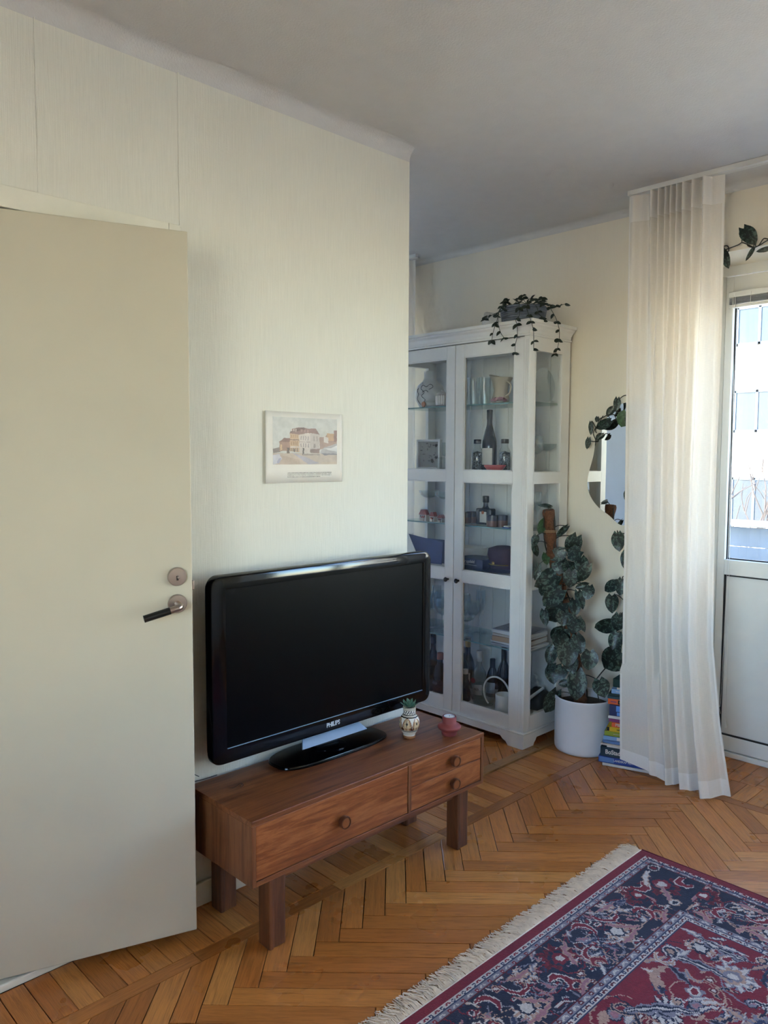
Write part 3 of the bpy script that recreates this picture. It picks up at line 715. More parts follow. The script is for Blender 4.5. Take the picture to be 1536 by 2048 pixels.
def poly_mask(pts):
    m = np.zeros(len(a_), bool); n_ = len(pts)
    for i in range(n_):
        x1, y1 = pts[i]; x2, y2 = pts[(i+1) % n_]
        if y1 == y2: continue
        c_ = ((y1 > b_) != (y2 > b_)) & (a_ < (x2-x1)*(b_-y1)/(y2-y1)+x1); m ^= c_
    return m
paint(b_ < .24, '#cdbaa9'); paint(poly_mask([(0, .24), (0, 0), (.42, 0), (.40, .10), (.12, .2)]), '#c3ab98'); paint(poly_mask([(0, .0), (0, .2), (.10, .22), (.14, .12), (.07, .02)]), '#cfccd4')
paint(poly_mask([(.28, .25), (.5, .16), (.72, .02), (.55, 0), (.42, .12)]), '#b9b3bd'); paint(poly_mask([(.06, .03), (.10, .14), (.13, .13), (.09, .02)]), '#a9a5bb'); paint((b_ < .05) & (a_ > .75), '#d2bda6')
paint(poly_mask([(0, .24), (0, .33), (.10, .36), (.12, .26)]), '#877873')
paint(poly_mask([(.10, .28), (.10, .47), (.17, .55), (.30, .55), (.30, .30)]), '#a8806c'); paint(poly_mask([(.09, .47), (.17, .56), (.31, .55), (.31, .49), (.13, .47)]), '#8a6259'); paint(poly_mask([(.11, .30), (.115, .42), (.14, .42), (.14, .3)]), '#d8b489')
paint(poly_mask([(.72, .32), (.72, .60), (.80, .60), (.86, .68), (1, .66), (1, .40)]), '#b08f81'); paint(poly_mask([(.84, .52), (.84, .68), (.95, .68), (.95, .52)]), '#cda27a'); paint(poly_mask([(.95, .5), (.95, .75), (1, .75), (1, .5)]), '#96706a')
paint(poly_mask([(.79, .48), (.79, .62), (.86, .58), (.86, .46)]), '#dcd3cc'); paint(poly_mask([(.72, .25), (.78, .36), (1, .46), (1, .22), (.85, .2)]), '#b7b3b3'); paint(poly_mask([(.78, .34), (1, .28), (1, .42), (.9, .36)]), '#e4e3e1'); paint(poly_mask([(.74, .24), (1, .24), (1, .21), (.8, .20)]), '#86838d')
paint(poly_mask([(.26, .28), (.26, .66), (.40, .66), (.40, .26)]), '#cfae8c'); paint(poly_mask([(.40, .25), (.40, .66), (.57, .68), (.57, .25)]), '#ddd0c6'); paint(poly_mask([(.57, .25), (.57, .68), (.72, .64), (.71, .28)]), '#cfc2ba')
paint(poly_mask([(.25, .66), (.30, .76), (.40, .80), (.56, .77), (.66, .78), (.72, .65), (.57, .68), (.40, .64)]), '#95706a'); paint(poly_mask([(.25, .67), (.36, .78), (.48, .80), (.50, .76), (.35, .70)]), '#6f504e')
for wx in (.29, .32, .35): paint((np.abs(a_-wx) < .008) & (b_ > .70) & (b_ < .76), '#d9c9be')
for wx in (.44, .49, .535): paint((np.abs(a_-wx) < .013) & (b_ > .69) & (b_ < .75) , '#b18a80')
for wx in (.28, .31, .34, .37):
    paint((np.abs(a_-wx) < .008) & (b_ > .56) & (b_ < .63), '#b9906d'); paint((np.abs(a_-wx) < .009) & (b_ > .41) & (b_ < .50), '#b28864'); paint((np.abs(a_-wx) < .007) & (b_ > .28) & (b_ < .35), '#7c6a63')
paint((a_ > .26) & (a_ < .40) & (b_ > .515) & (b_ < .535), '#8a6a5e'); paint((a_ > .26) & (a_ < .40) & (b_ > .36) & (b_ < .385), '#dccdc2')
for wx in (.43, .465, .50, .54):
    paint((np.abs(a_-wx) < .008) & (b_ > .52) & (b_ < .61), '#b0a2a0'); paint((np.abs(a_-wx) < .008) & (b_ > .37) & (b_ < .45), '#a09390')
paint((a_ > .40) & (a_ < .57) & (b_ > .475) & (b_ < .488), '#b39f98')
for wx in (.635, .68): paint((np.abs(a_-wx) < .014) & (b_ > .5) & (b_ < .61), '#b3a69f')
paint((np.abs(a_-.64) < .016) & (b_ > .36) & (b_ < .45), '#a3938d'); paint(poly_mask([(.57, .25), (.57, .33), (.72, .34), (.72, .24)]), '#8f726a')
paint((np.abs(a_-.465) < .012) & (b_ > .20) & (b_ < .35), '#4d4641'); paint((np.abs(a_-.235) < .018) & (b_ > .24) & (b_ < .36), '#5d4c46'); paint((np.abs(a_-.33) < .008) & (b_ > .26) & (b_ < .33), '#6b5a54'); paint((a_ > .46) & (a_ < .72) & (b_ > .195) & (b_ < .225), '#a3948e')
cols = cols*.74+lin('#ddd6cc')*.26; colour_faces(me, np.clip(cols, .02, .95)); obj('watercolour', me, None, pic)
us = np.linspace(PX0+.092, PX0+.285, 150); vs = np.linspace(PZ0+.018, PZ0+.036, 25)
me, U, V = grid_mesh('caption_lines', us, vs, lambda U, V: np.stack([U, paper_y(U)-.0010, V], -1), 'paper_print')
row = ((V-vs[0])/(vs[-1]-vs[0])*4); cols = np.tile(lin('#e6dfd4'), (len(U), 1)); ink = ((row % 1) > .25) & ((row % 1) < .7) & (rng.random(len(U)) > .22) & ~((row < 1) & (U > PX0+.235)); cols[ink] = lin('#7d776f'); colour_faces(me, cols)
obj('caption_lines', me, None, pic)

# ------------------------------------------------------------------ oriental rug
RX0, RX1, RY1, RY0 = .765, 2.565, -.815, -3.35
rug = thing('persian_rug', 'red and navy floral oriental rug with cream fringe on the parquet', 'rug', ((RX0+RX1)/2, -2.0, 0))
ux = np.concatenate([np.arange(RX0, 1.15, .012), np.arange(1.15, RX1-.0005, .0038), [RX1]]); vy_ = np.concatenate([np.arange(RY0, -1.95, .012), np.arange(-1.95, RY1-.0005, .0038), [RY1]])
me, U, V = grid_mesh('pile', ux, vy_, lambda U, V: np.stack([U, V, .0085+.0008*np.sin(U*9)*np.sin(V*7)], -1), 'rug_pile')
CXr, CYr = (RX0+RX1)/2, (RY0+RY1)/2
X = np.abs(U-CXr); Y = np.abs(V-CYr); HX, HY = (RX1-RX0)/2, (RY1-RY0)/2
dE = np.minimum(HX-X, HY-Y)
RED, DRED, NAVY, CRM, TAN, GRY, PINK, DBL = (lin(c) for c in ('#7d1226', '#5a0d1c', '#1d2036', '#c4b6ab', '#b08a76', '#807880', '#a06a70', '#2d3450'))
cols = np.tile(RED, (len(U), 1))
jit = lambda s, sd: (vnoise(U+5, V+9, s, sd)-.5)
Uj = U+jit(70, 11)*.010; Vj = V+jit(70, 12)*.010
UJ0, VJ0 = Uj, Vj; NVv = len(vy_)-1; ucx = (ux[:-1]+ux[1:])/2; vcy = (vy_[:-1]+vy_[1:])/2; IDX = None
def win(x, y, R):             # restrict the painter to the knots around one motif
    global Uj, Vj, IDX
    i0, i1 = np.searchsorted(ucx, (x-R, x+R)); j0, j1 = np.searchsorted(vcy, (y-R, y+R))
    IDX = (np.arange(i0, i1)[:, None]*NVv+np.arange(j0, j1)[None, :]).ravel(); Uj = UJ0[IDX]; Vj = VJ0[IDX]
def put(mask, c): cols[mask] = c
def putw(mask, c): cols[IDX[mask]] = c
def disc(x, y, r): return np.hypot(Uj-x, Vj-y) < r
def petal(x, y, r, nP, amp, ph=0):
    dx, dy = Uj-x, Vj-y; return np.hypot(dx, dy) < r*(1-amp+amp*np.abs(np.cos(nP/2*(np.arctan2(dy, dx)+ph))))
def rosette(x, y, r, cs, nP=8, ph=0):
    win(x, y, r*1.2)
    for k, c in enumerate(cs): putw(petal(x, y, r*(1-.27*k), nP, .22 if k % 2 == 0 else .1, ph), c)
def leafm(x, y, L, w, ang, bend=0):
    ca, sa = math.cos(ang), math.sin(ang); dx, dy = Uj-x, Vj-y; s = (dx*ca+dy*sa)/L; t_ = (-dx*sa+dy*ca)-bend*L*(s*s); ok = (s > 0) & (s < 1)
    return ok & (np.abs(t_) < w*np.sin(PI*np.clip(s, 0, 1))**.7*(1+.28*np.sin(s*26)))
def leaf2(x, y, L, w, ang, bend, c1, c2): win(x, y, L*1.25); putw(leafm(x, y, L, w, ang, bend), c1); putw(leafm(x, y, L, w*.55, ang, bend), c2)
def arcm(x, y, r, w, a0, a1, grow=0):
    dx, dy = Uj-x, Vj-y; th_ = (np.arctan2(dy, dx)-a0) % (2*PI); sp = (a1-a0) % (2*PI); k = th_/max(sp, .01); ok = th_ < sp
    return ok & (np.abs(np.hypot(dx, dy)-r*(1-grow*k)) < w*np.sin(PI*np.clip(k, .05, .95))**.5)
def scroll(x, y, r, a0, sp, c1=None, c2=None, grow=.45, w=.010):
    win(x, y, r+.03); putw(arcm(x, y, r, w+.0045, a0, a0+sp, grow), CRM if c2 is None else c2); putw(arcm(x, y, r, w, a0, a0+sp, grow), RED if c1 is None else c1)
def palmette(x, y, r, ang, c0, c1, c2):
    for k in range(9): leaf2(x, y, r*(1.15 if k % 2 else .95), r*.22, ang+(k-4)*.52, 0, c0, c1)
    win(x, y, r*1.3); putw(petal(x, y, r*.62, 8, .2), c2); putw(petal(x, y, r*.44, 6, .25), c0); putw(disc(x, y, r*.2), CRM)
bands = [(0.030, RED), (.045, CRM), (.049, DBL), (.064, GRY), (.0665, DRED), (.262, NAVY), (.2645, DRED), (.283, GRY), (.286, DBL), (.302, CRM), (.306, DBL)]
lo = 0
for hi, c in bands: put((dE >= lo) & (dE < hi), c); lo = hi
alongx = (HY-Y) < (HX-X); s_al = np.where(alongx, U, V)
def guard(d0, d1, per, cA, cB):
    m_ = (dE >= d0) & (dE < d1); q = (s_al/per) % 1; mid = (d0+d1)/2; h_ = (d1-d0)/2
    put(m_ & (np.hypot((q-.25)*per, dE-mid) < h_*.8), cA); put(m_ & (np.hypot((q-.25)*per, dE-mid) < h_*.35), CRM); put(m_ & (np.hypot((q-.62)*per*.7, (dE-mid)*1.4+(q-.62)*per*.8) < h_*.6), cB); put(m_ & (np.hypot((q-.85)*per*.8, (dE-mid)*1.4-(q-.85)*per*.8) < h_*.55), cB)
guard(.030, .045, .042, DBL, RED); guard(.049, .064, .055, RED, CRM); guard(.2645, .283, .05, DRED, CRM); guard(.286, .302, .042, DBL, DRED)
save = cols.copy()
# field of the rug, mirrored about both axes through Uj,Vj in the quarter nearest the camera's right
rf = random.Random(5)
fx1, fy1 = RX1-.306, RY1-.306
for k in range(650):
    x = rf.uniform(fx1-1.25, fx1-.03); y = rf.uniform(fy1-1.0, fy1-.03); q = rf.random()
    if q < .35: leaf2(x, y, rf.uniform(.05, .10), rf.uniform(.008, .014), rf.uniform(0, 2*PI), rf.uniform(-.5, .5), rf.choice([GRY, DBL, TAN]), rf.choice([CRM, TAN, NAVY]))
    elif q < .6: rosette(x, y, rf.uniform(.014, .026), rf.choice([[CRM, NAVY, TAN], [TAN, DRED, CRM], [GRY, CRM, RED], [NAVY, GRY, PINK]]), rf.choice([5, 6, 8]))
    elif q < .8: scroll(x, y, rf.uniform(.02, .04), rf.uniform(0, 6), rf.uniform(2.4, 4.4), rf.choice([NAVY, GRY, TAN]), rf.choice([CRM, TAN]), .5, .004)
    else: win(x, y, .13); putw(arcm(x, y, rf.uniform(.04, .1), .0025, rf.uniform(0, 6), rf.uniform(0, 6)+1.5), rf.choice([TAN, GRY, NAVY]))
for (x, y, r, c0, c1, c2) in ((fx1-.10, fy1-.085, .045, CRM, TAN, NAVY), (fx1-.16, fy1-.20, .060, GRY, CRM, TAN), (fx1-.42, fy1-.13, .052, NAVY, CRM, GRY), (fx1-.30, fy1-.34, .055, TAN, GRY, DBL), (fx1-.62, fy1-.22, .055, GRY, TAN, NAVY), (fx1-.08, fy1-.36, .05, TAN, CRM, NAVY), (fx1-.5, fy1-.42, .06, DBL, CRM, PINK)):
    palmette(x, y, r, rf.uniform(0, 6), c0, c1, c2)
for (x, y, L, w, an, be) in ((fx1-.20, fy1-.03, .17, .017, -1.1, -.35), (fx1-.05, fy1-.05, .17, .017, -1.9, .3), (fx1-.50, fy1-.06, .20, .020, -.5, -.3), (fx1-.40, fy1-.24, .20, .018, -2.6, .35), (fx1-.15, fy1-.30, .18, .016, -2.0, -.3), (fx1-.70, fy1-.10, .2, .018, -.9, .3), (fx1-.62, fy1-.34, .2, .02, .2, -.3)):
    leaf2(x, y, L, w, an, be, GRY, NAVY); putw(leafm(x, y, L*.96, w*.2, an, be), CRM)
inf = dE >= .306; cols[~inf] = save[~inf]
# navy main border with palmettes, scrolls and rosettes
save2 = cols.copy(); cols[(dE >= .0665) & (dE < .262)] = NAVY
def border_motifs(org, ex, ey, n0, n1):
    ea = math.atan2(ex[1], ex[0])
    def P2(s, t_): return org[0]+ex[0]*s+ey[0]*t_, org[1]+ex[1]*s+ey[1]*t_
    flip = 1 if ex[0]*ey[1]-ex[1]*ey[0] > 0 else -1
    A = lambda d: ea+flip*d
    rb = random.Random(3)
    for k in range(n0, n1):
        s = k*.46
        for q in range(110):
            x, y = P2(s+rb.uniform(0, .46), rb.uniform(.072, .256)); z_ = rb.random()
            if z_ < .45: leaf2(x, y, rb.uniform(.03, .07), rb.uniform(.005, .010), rb.uniform(0, 6.3), rb.uniform(-.5, .5), rb.choice([GRY, TAN, DRED]), rb.choice([DBL, CRM, PINK]))
            elif z_ < .7: rosette(x, y, rb.uniform(.009, .016), rb.choice([[CRM, NAVY, RED], [RED, CRM, NAVY], [TAN, DRED, CRM]]), rb.choice([5, 6, 8]))
            else: win(x, y, .1); putw(arcm(x, y, rb.uniform(.02, .07), .0022, rb.uniform(0, 6), rb.uniform(0, 6)+1.6), rb.choice([TAN, GRY, RED]))
        x, y = P2(s+.11, .135); palmette(x, y, .058, A(-PI/2), RED, DRED, NAVY)
        x, y = P2(s+.34, .185); palmette(x, y, .046, A(PI/2), CRM, TAN, NAVY)
        x, y = P2(s+.235, .105); palmette(x, y, .034, A(.4), TAN, CRM, DBL)
        for ss, tt, r, a0, sp in ((.20, .19, .036, 1.2, 4.2), (.02, .20, .034, 4.4, 4.2), (.28, .115, .046, -.6, 3.0), (.415, .11, .042, 2.0, 3.2), (.17, .225, .024, .2, 4.6), (.05, .225, .024, 2.4, 4.6)):
            x, y = P2(s+ss, tt); a_0 = A(a0) if flip > 0 else A(a0+sp); scroll(x, y, r, a_0, sp, RED, CRM if r > .03 else TAN, .4, .0075 if r > .03 else .005)
        for ss, tt, L, w, an, be in ((.03, .10, .11, .013, .5, .4), (.26, .215, .10, .013, -.4, -.4), (.38, .22, .10, .012, 2.8, .4), (.12, .235, .09, .010, .1, .3), (.30, .085, .09, .010, 2.7, .3)):
            x, y = P2(s+ss, tt); leaf2(x, y, L, w, A(an), be*flip, TAN, PINK)
        x, y = P2(s+.445, .165); rosette(x, y, .024, [CRM, NAVY, RED, CRM], 9); x, y = P2(s+.02, .145); rosette(x, y, .02, [CRM, DRED, NAVY], 8)
border_motifs((RX1-.17, RY1), (-1, 0), (0, -1), 0, 4)
mk = ((dE >= .0665) & (dE < .262) & alongx); tmp = cols.copy(); cols[:] = save2; cols[mk] = tmp[mk]
save3 = cols.copy(); cols[(dE >= .0665) & (dE < .262)] = NAVY
border_motifs((RX1, RY1-.17), (0, -1), (-1, 0), 0, 6)
mk2 = ((dE >= .0665) & (dE < .262) & ~alongx); tmp = cols.copy(); cols[:] = save3; cols[mk2] = tmp[mk2]
mk3 = (dE >= .0665) & (dE < .262)
corner = mk3 & (U > RX1-.262) & (V > RY1-.262); savec = cols.copy()
cols[corner] = NAVY; palmette(RX1-.165, RY1-.155, .07, -2.4, RED, DRED, NAVY); scroll(RX1-.10, RY1-.21, .03, .5, 4.4, RED, CRM); scroll(RX1-.225, RY1-.105, .032, 2.6, 4.2, RED, CRM); rosette(RX1-.09, RY1-.09, .022, [CRM, NAVY, RED], 8); leaf2(RX1-.24, RY1-.22, .1, .013, .6, .3, TAN, PINK); leaf2(RX1-.12, RY1-.085, .1, .012, 3.3, .3, TAN, CRM); rosette(RX1-.235, RY1-.235, .02, [TAN, CRM, NAVY], 7)
tmp = cols.copy(); cols[:] = savec; cols[corner] = tmp[corner]
cols *= (1+.28*(rng.random(len(U))-.5))[:, None]
colour_faces(me, np.clip(cols, .004, .9)); obj('pile', me, None, rug)
obj('backing', [box(RX0+.002, RX1-.002, RY0+.002, RY1-.002, .001, .0062)], 'fringe', rug)
plain('selvedge_wool', '#5e0f1e', .9)
for xs in (RX0, RX1): obj('selvedge', [tube([(xs, RY0, .0055), (xs, RY1, .0055)], .0045, 8)], 'selvedge_wool', rug)
for ya, yb in ((RY1, RY1+.006), (RY0-.006, RY0)): obj('knotted_edge', [box(RX0, RX1, ya, yb, .001, .0075, .002)], 'fringe', rug)
rfz = random.Random(9); fr = []
for e, yb, sg in ((0, RY1+.004, 1), (1, RY0-.004, -1)):
    x = RX0
    while x < RX1:
        nS = 5 if e == 0 and x > 1.1 else 1
        for k in range(nS):
            x0 = x+rfz.uniform(-.003, .003); dx = rfz.gauss(-.006, .012); L = rfz.uniform(.045, .075)
            fr.append(tube([(x0, yb, .005), (x0+dx*.25, yb+sg*L*.35, rfz.uniform(.006, .014)), (x0+dx, yb+sg*L*.8, rfz.uniform(.002, .009)), (x0+dx+rfz.gauss(0, .006), yb+sg*L, .0025)], .0012 if nS > 1 else .002, 3))
        x += .0052 if nS > 1 else .012
obj('fringe_threads', fr, 'fringe', rug, kind='stuff')

# ------------------------------------------------------------------ glazed cabinet
KX, KB, KY0, KY1 = 3.07, 3.415, .068, .982           # front, back, right side, left side
KM = (KY0+KY1)/2; KD0, KD1 = .100, .950               # door outer edges
ZP, ZD0, ZD1, ZT = .070, .078, 1.984, 2.060
cab = thing('display_cabinet', 'tall white glazed display cabinet in the alcove corner', 'cabinet', (3.24, KM, 0))
ft = lambda a, b: [(a, 0), (a+(b-a)*.10, 0), (a+(b-a)*.115, .018), (a+(b-a)*.135, .026), (a+(b-a)*.15, .040), (a+(b-a)*.85, .040), (a+(b-a)*.865, .026), (a+(b-a)*.885, .018), (a+(b-a)*.90, 0), (b, 0), (b, ZP), (a, ZP)]
obj('plinth', [prism(ft(KY0-.012, KY1+.012), KX-.014, KX+.006, 'yz')], 'white_lacquer', cab)
fs = lambda a, b: [(a, 0), (a+.06, 0), (a+.07, .018), (a+.08, .026), (a+.09, .040), (b-.07, .040), (b-.06, .018), (b-.05, 0), (b, 0), (b, ZP), (a, ZP)]
for yy in (KY0-.012, KY1-.006): obj('side_plinth', [prism(fs(KX+.006, KB), yy, yy+.018, 'xz')], 'white_lacquer', cab)
obj('plinth_moulding', [box(KX-.013, KB, KY0-.011, KY1+.011, ZP, ZP+.008, .003)], 'white_lacquer', cab)
obj('floor_panel', [box(KX+.022, KB, KY0+.02, KY1-.02, ZP+.010, ZP+.050)], 'white_lacquer', cab)
obj('roof_panel', [box(KX+.023, KB-.001, KY0+.023, KY1-.023, 1.955, ZD1+.002)], 'white_lacquer', cab)
# crown: profile swept round the three visible sides
cp = [(0, 1.988), (.006, 1.988), (.006, 1.996), (.002, 2.000), (.004, 2.012), (.014, 2.028), (.024, 2.036), (.026, 2.042), (.034, 2.046), (.034, ZT), (0, ZT)]
loops = []
for o_, z_ in cp: loops.append([(KB, KY0-o_, z_), (KX-o_, KY0-o_, z_), (KX-o_, KY1+o_, z_), (KB, KY1+o_, z_)])
n_ = len(cp); cv = [p for L in loops for p in L]; cf = []
for k in range(n_-1):
    for i in range(3): cf.append((k*4+i, k*4+i+1, (k+1)*4+i+1, (k+1)*4+i))
cf.append(((n_-1)*4, (n_-1)*4+1, (n_-1)*4+2, (n_-1)*4+3)); cf.append((0, 1, 2, 3))
obj('crown', [(cv, cf)], 'white_lacquer', cab)
for ya, yb in ((KY0, KD0), (KD1, KY1)):
    po = obj('corner_post', [box(KX, KX+.044, ya, yb, ZP+.008, 1.988, .002)], 'white_lacquer', cab)
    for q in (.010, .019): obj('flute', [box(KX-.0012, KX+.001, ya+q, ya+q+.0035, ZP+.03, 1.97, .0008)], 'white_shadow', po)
for yy in (KY0, KY1-.022):
    s0 = obj('side_frame', [box(KX+.044, KX+.052, yy, yy+.022, ZP+.008, 1.988), box(KB-.072, KB, yy, yy+.022, ZP+.008, 1.988, .0015), box(KX+.05, KB-.07, yy, yy+.022, 1.922, 1.988, .001),
        box(KX+.05, KB-.07, yy, yy+.022, 1.288, 1.345, .001), box(KX+.05, KB-.07, yy, yy+.022, .772, .832, .001), box(KX+.05, KB-.07, yy, yy+.022, ZP+.008, .152, .001)], 'white_lacquer', cab)
    for z0, z1 in ((.152, .772), (.832, 1.288), (1.345, 1.922)): obj('side_pane', [box(KX+.05, KB-.07, yy+.009, yy+.012, z0, z1)], 'cabinet_glass', s0)
def cab_door(y0, y1, knob_y):
    st0, st1 = (.064, .064)
    d = obj('door', [box(KX, KX+.022, y0, y0+.056, ZD0, ZD1, .0015), box(KX, KX+.022, y1-.056, y1, ZD0, ZD1, .0015), box(KX+.0004, KX+.0216, y0+.056, y1-.056, 1.921, ZD1, .001), box(KX+.0004, KX+.0216, y0+.056, y1-.056, ZD0, .143, .001),
        box(KX+.0004, KX+.0216, y0+.056, y1-.056, 1.291, 1.347, .001), box(KX+.0004, KX+.0216, y0+.056, y1-.056, .775, .832, .001)], 'white_lacquer', cab)
    for z0, z1 in ((.143, .775), (.832, 1.291), (1.347, 1.921)):
        obj('door_pane', [box(KX+.010, KX+.013, y0+.056, y1-.056, z0, z1)], 'cabinet_glass', d)
        a0, a1 = y0+.056, y1-.056
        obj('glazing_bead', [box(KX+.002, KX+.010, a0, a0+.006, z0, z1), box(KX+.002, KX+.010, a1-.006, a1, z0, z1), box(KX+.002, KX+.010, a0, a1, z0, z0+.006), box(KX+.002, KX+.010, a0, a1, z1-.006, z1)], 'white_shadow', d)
    k = obj('knob', [lathe([(.006, 0), (.005, .010), (.010, .014), (.0125, .020), (.010, .025), (.004, .027), (0, .027)], (KX, knob_y, .777), 24, 'x')], 'dark_knob', d, smooth=50)
cab_door(KD0, KM-.0015, KM-.036); cab_door(KM+.0015, KD1, KM+.036)
nbk = 10
for i in range(nbk):
    y0 = KY0+.02+(KY1-KY0-.04)*i/nbk; y1 = KY0+.02+(KY1-KY0-.04)*(i+1)/nbk
    obj('back_board', [box(KB-.010, KB-.002, y0+.0006, y1-.0006, ZP+.04, 1.96, .0016)], 'white_lacquer', cab)
for z0, z1 in ((1.322, 1.347), (.805, .832)): obj('fixed_shelf', [box(KX+.03, KB-.012, KY0+.023, KY1-.023, z0, z1, .001)], 'white_lacquer', cab)
SH = {}
for z in (1.684, 1.064, .462):
    s_ = obj('glass_shelf', [box(KX+.045, KB-.014, KY0+.024, KY1-.024, z-.006, z)], 'shelf_glass', cab); obj('shelf_edge', [box(KX+.0435, KX+.045, KY0+.024, KY1-.024, z-.006, z)], 'glass_edge', s_)

# ------------------------------------------------------------------ things inside the cabinet
plain('ceramic_white', '#e2ddd5', .35); plain('ink', '#1e1c1b', .5); plain('silver_ribbed', '#b9b1ac', .3, metal=.7); plain('terracotta', '#b06a45', .7)
plain('beige_ceramic', '#b8ab98', .5); plain('pink_ceramic', '#b58a92', .4, vary=.4, vscale=80); plain('bottle_dark', '#16171a', .12); plain('bottle_smoke', '#2a2f36', .12); plain('black_cap', '#17181a', .4)
plain('label_paper', '#cfcac4', .7); plain('red_bowl', '#b4524e', .4); plain('frame_white', '#e4e2de', .5); attr_mat('print_small', .8)
plain('house_wall', '#d5c2b0', .6); plain('house_roof', '#a3492f', .6); plain('house_door', '#6d3a30', .6); plain('navy', '#1d2547', .5); plain('navy_card', '#2a3970', .55); plain('bordeaux', '#3a1d33', .7); plain('gold', '#b89650', .35, metal=.7)
plain('cup_wood', '#6b4f45', .5); plain('cup_glaze', '#2b2d3c', .3); plain('book_a', '#b8a79a', .7); plain('book_b', '#d6d2ce', .7); plain('book_c', '#a98768', .7); plain('book_d', '#8f8f97', .7); plain('twig', '#2b2622', .8); plain('grey_stone', '#6e6b68', .8); plain('blue_bits', '#2b4a8f', .5); plain('rum_red', '#a3322f', .5)
plain('petrol', '#1c2b36', .4)
def L_(prof, x, y, z, n=24): return [lathe(prof, (x, y, z), n)]
S1, S2, S3, S4, S5, S6 = 1.684, 1.347, 1.064, .832, .462, .120
_before = set(bpy.data.objects)
# top shelf
o = thing('face_vase', 'white ceramic vase with a black line-drawn face on the top cabinet shelf', 'vase', (3.24, .74, S1))
vp = [(.035, 0), (.06, .01), (.082, .05), (.085, .085), (.070, .125), (.042, .150), (.034, .165), (.034, .205), (.030, .206), (.030, .17)]
obj('vase_body', L_(vp, 3.24, .73, S1, 36), 'ceramic_white', o, smooth=40)
def on_vase(th, z, r=.0865): 
    rr = np.interp(z, [p[1] for p in vp[:8]], [p[0] for p in vp[:8]])+.001; return (3.24+rr*math.cos(th), .73+rr*math.sin(th), S1+z)
fl = [(3.55, .012), (3.45, .035), (3.55, .045), (3.3, .065), (3.5, .085), (3.2, .105), (3.3, .125), (3.6, .115), (3.9, .13), (4.1, .115), (3.8, .10)]
obj('face_line', [tube([on_vase(t, z) for t, z in fl], .0016, 5, 4), tube([on_vase(t, z) for t, z in ((3.0, .02), (2.9, .05), (3.05, .075), (2.85, .10), (3.1, .14))], .0016, 5, 4), tube([on_vase(t, z) for t, z in ((3.35, .085), (3.6, .095), (3.75, .085))], .0016, 5, 4)], 'ink', o)
o = thing('ribbed_jar', 'small silver ribbed jar with knobbed lid on the top cabinet shelf', 'jar', (3.14, .612, S1))
rj = []
for i in range(40):
    pass
rb = [(.028, 0), (.034, .006), (.036, .03), (.036, .055), (.031, .064)]
g0 = lathe(rb, (0, 0, 0), 48); gv = [(x*(1+.035*(1 if (k//len(rb)) % 2 else -1)), y*(1+.035*(1 if (k//len(rb)) % 2 else -1)), z) for k, (x, y, z) in enumerate(g0[0])]
obj('jar_body', [xf((gv, g0[1]), Matrix.Translation((3.14, .612, S1)))], 'silver_ribbed', o)
obj('lid', L_([(.033, .064), (.030, .071), (.012, .076), (.005, .077), (.005, .083), (.008, .087), (0, .089)], 3.14, .612, S1), 'silver_ribbed', o, smooth=40)
o = thing('terracotta_token', 'round terracotta ornament at the left end of the top cabinet shelf', 'ornament', (3.14, .74, S1))
obj('disc', [lathe([(0, -.004), (.013, -.004), (.014, 0), (.013, .004), (0, .004)], (3.14, .745, S1+.018), 24, 'x')], 'terracotta', o, smooth=40); obj('foot', [box(3.134, 3.146, .739, .751, S1, S1+.006, .001)], 'terracotta', o)
o = thing('storage_jar', 'clear glass jar with dark lid rim beside the tall tumblers', 'jar', (3.26, .47, S1))
obj('glass', L_([(.030, 0), (.034, .004), (.034, .075), (.026, .088), (.026, .095), (.024, .095), (.024, .09), (.031, .073), (.031, .006), (0, .006)], 3.26, .485, S1), 'clear_glass', o, smooth=40); obj('lid_rim', L_([(.027, .095), (.027, .100), (.010, .104), (0, .104)], 3.26, .485, S1), 'black_cap', o)
for (x, y, lab) in ((3.20, .405, 'tall clear glass cylinder vase left of its twin on the top shelf'), (3.22, .335, 'tall clear glass cylinder vase nearest the beige pitcher')):
    o = thing('cylinder_vase', lab, 'vase', (x, y, S1), 'tall glass cylinders on the top shelf')
    obj('glass', L_([(.032, 0), (.033, .003), (.033, .145), (.0305, .145), (.0305, .008), (0, .008)], x, y, S1), 'clear_glass', o, smooth=40)
o = thing('shell_pitcher', 'beige fluted shell-shaped pitcher on the top cabinet shelf', 'pitcher', (3.26, .235, S1))
g0 = lathe([(.028, 0), (.036, .006), (.045, .03), (.038, .055), (.034, .075), (.044, .11), (.060, .140), (.056, .140), (.040, .11), (.030, .075)], (0, 0, 0), 40); m0 = 10
gv = [(x*(1+.03*(-1)**(k//m0))+(.0), y*(1+.03*(-1)**(k//m0)), z+(.02*max(0, y/.06) if z > .1 else 0)) for k, (x, y, z) in enumerate(g0[0])]
obj('pitcher_body', [xf((gv, g0[1]), Matrix.Translation((3.26, .235, S1)))], 'beige_ceramic', o, smooth=60); obj('handle', [tube([(3.25, .188, S1+.12), (3.25, .165, S1+.10), (3.25, .17, S1+.06), (3.25, .195, S1+.045)], .005, 8, 4)], 'beige_ceramic', o, smooth=60)
o = thing('flower_dish', 'small pink and white flower-shaped dish in front of the beige pitcher', 'dish', (3.15, .24, S1))
pts = []
for i in range(8):
    a = 2*PI*i/8; pts.append(xf(lathe([(0, 0), (.012, .004), (.016, .012), (.014, .013), (0, .006)], (0, 0, 0), 10), Matrix.Translation((3.15+.02*math.cos(a), .245+.028*math.sin(a), S1+.008+.006*(i % 2))) @ Matrix.Rotation(a, 4, 'Z') @ Matrix.Rotation(.5, 4, 'Y')))
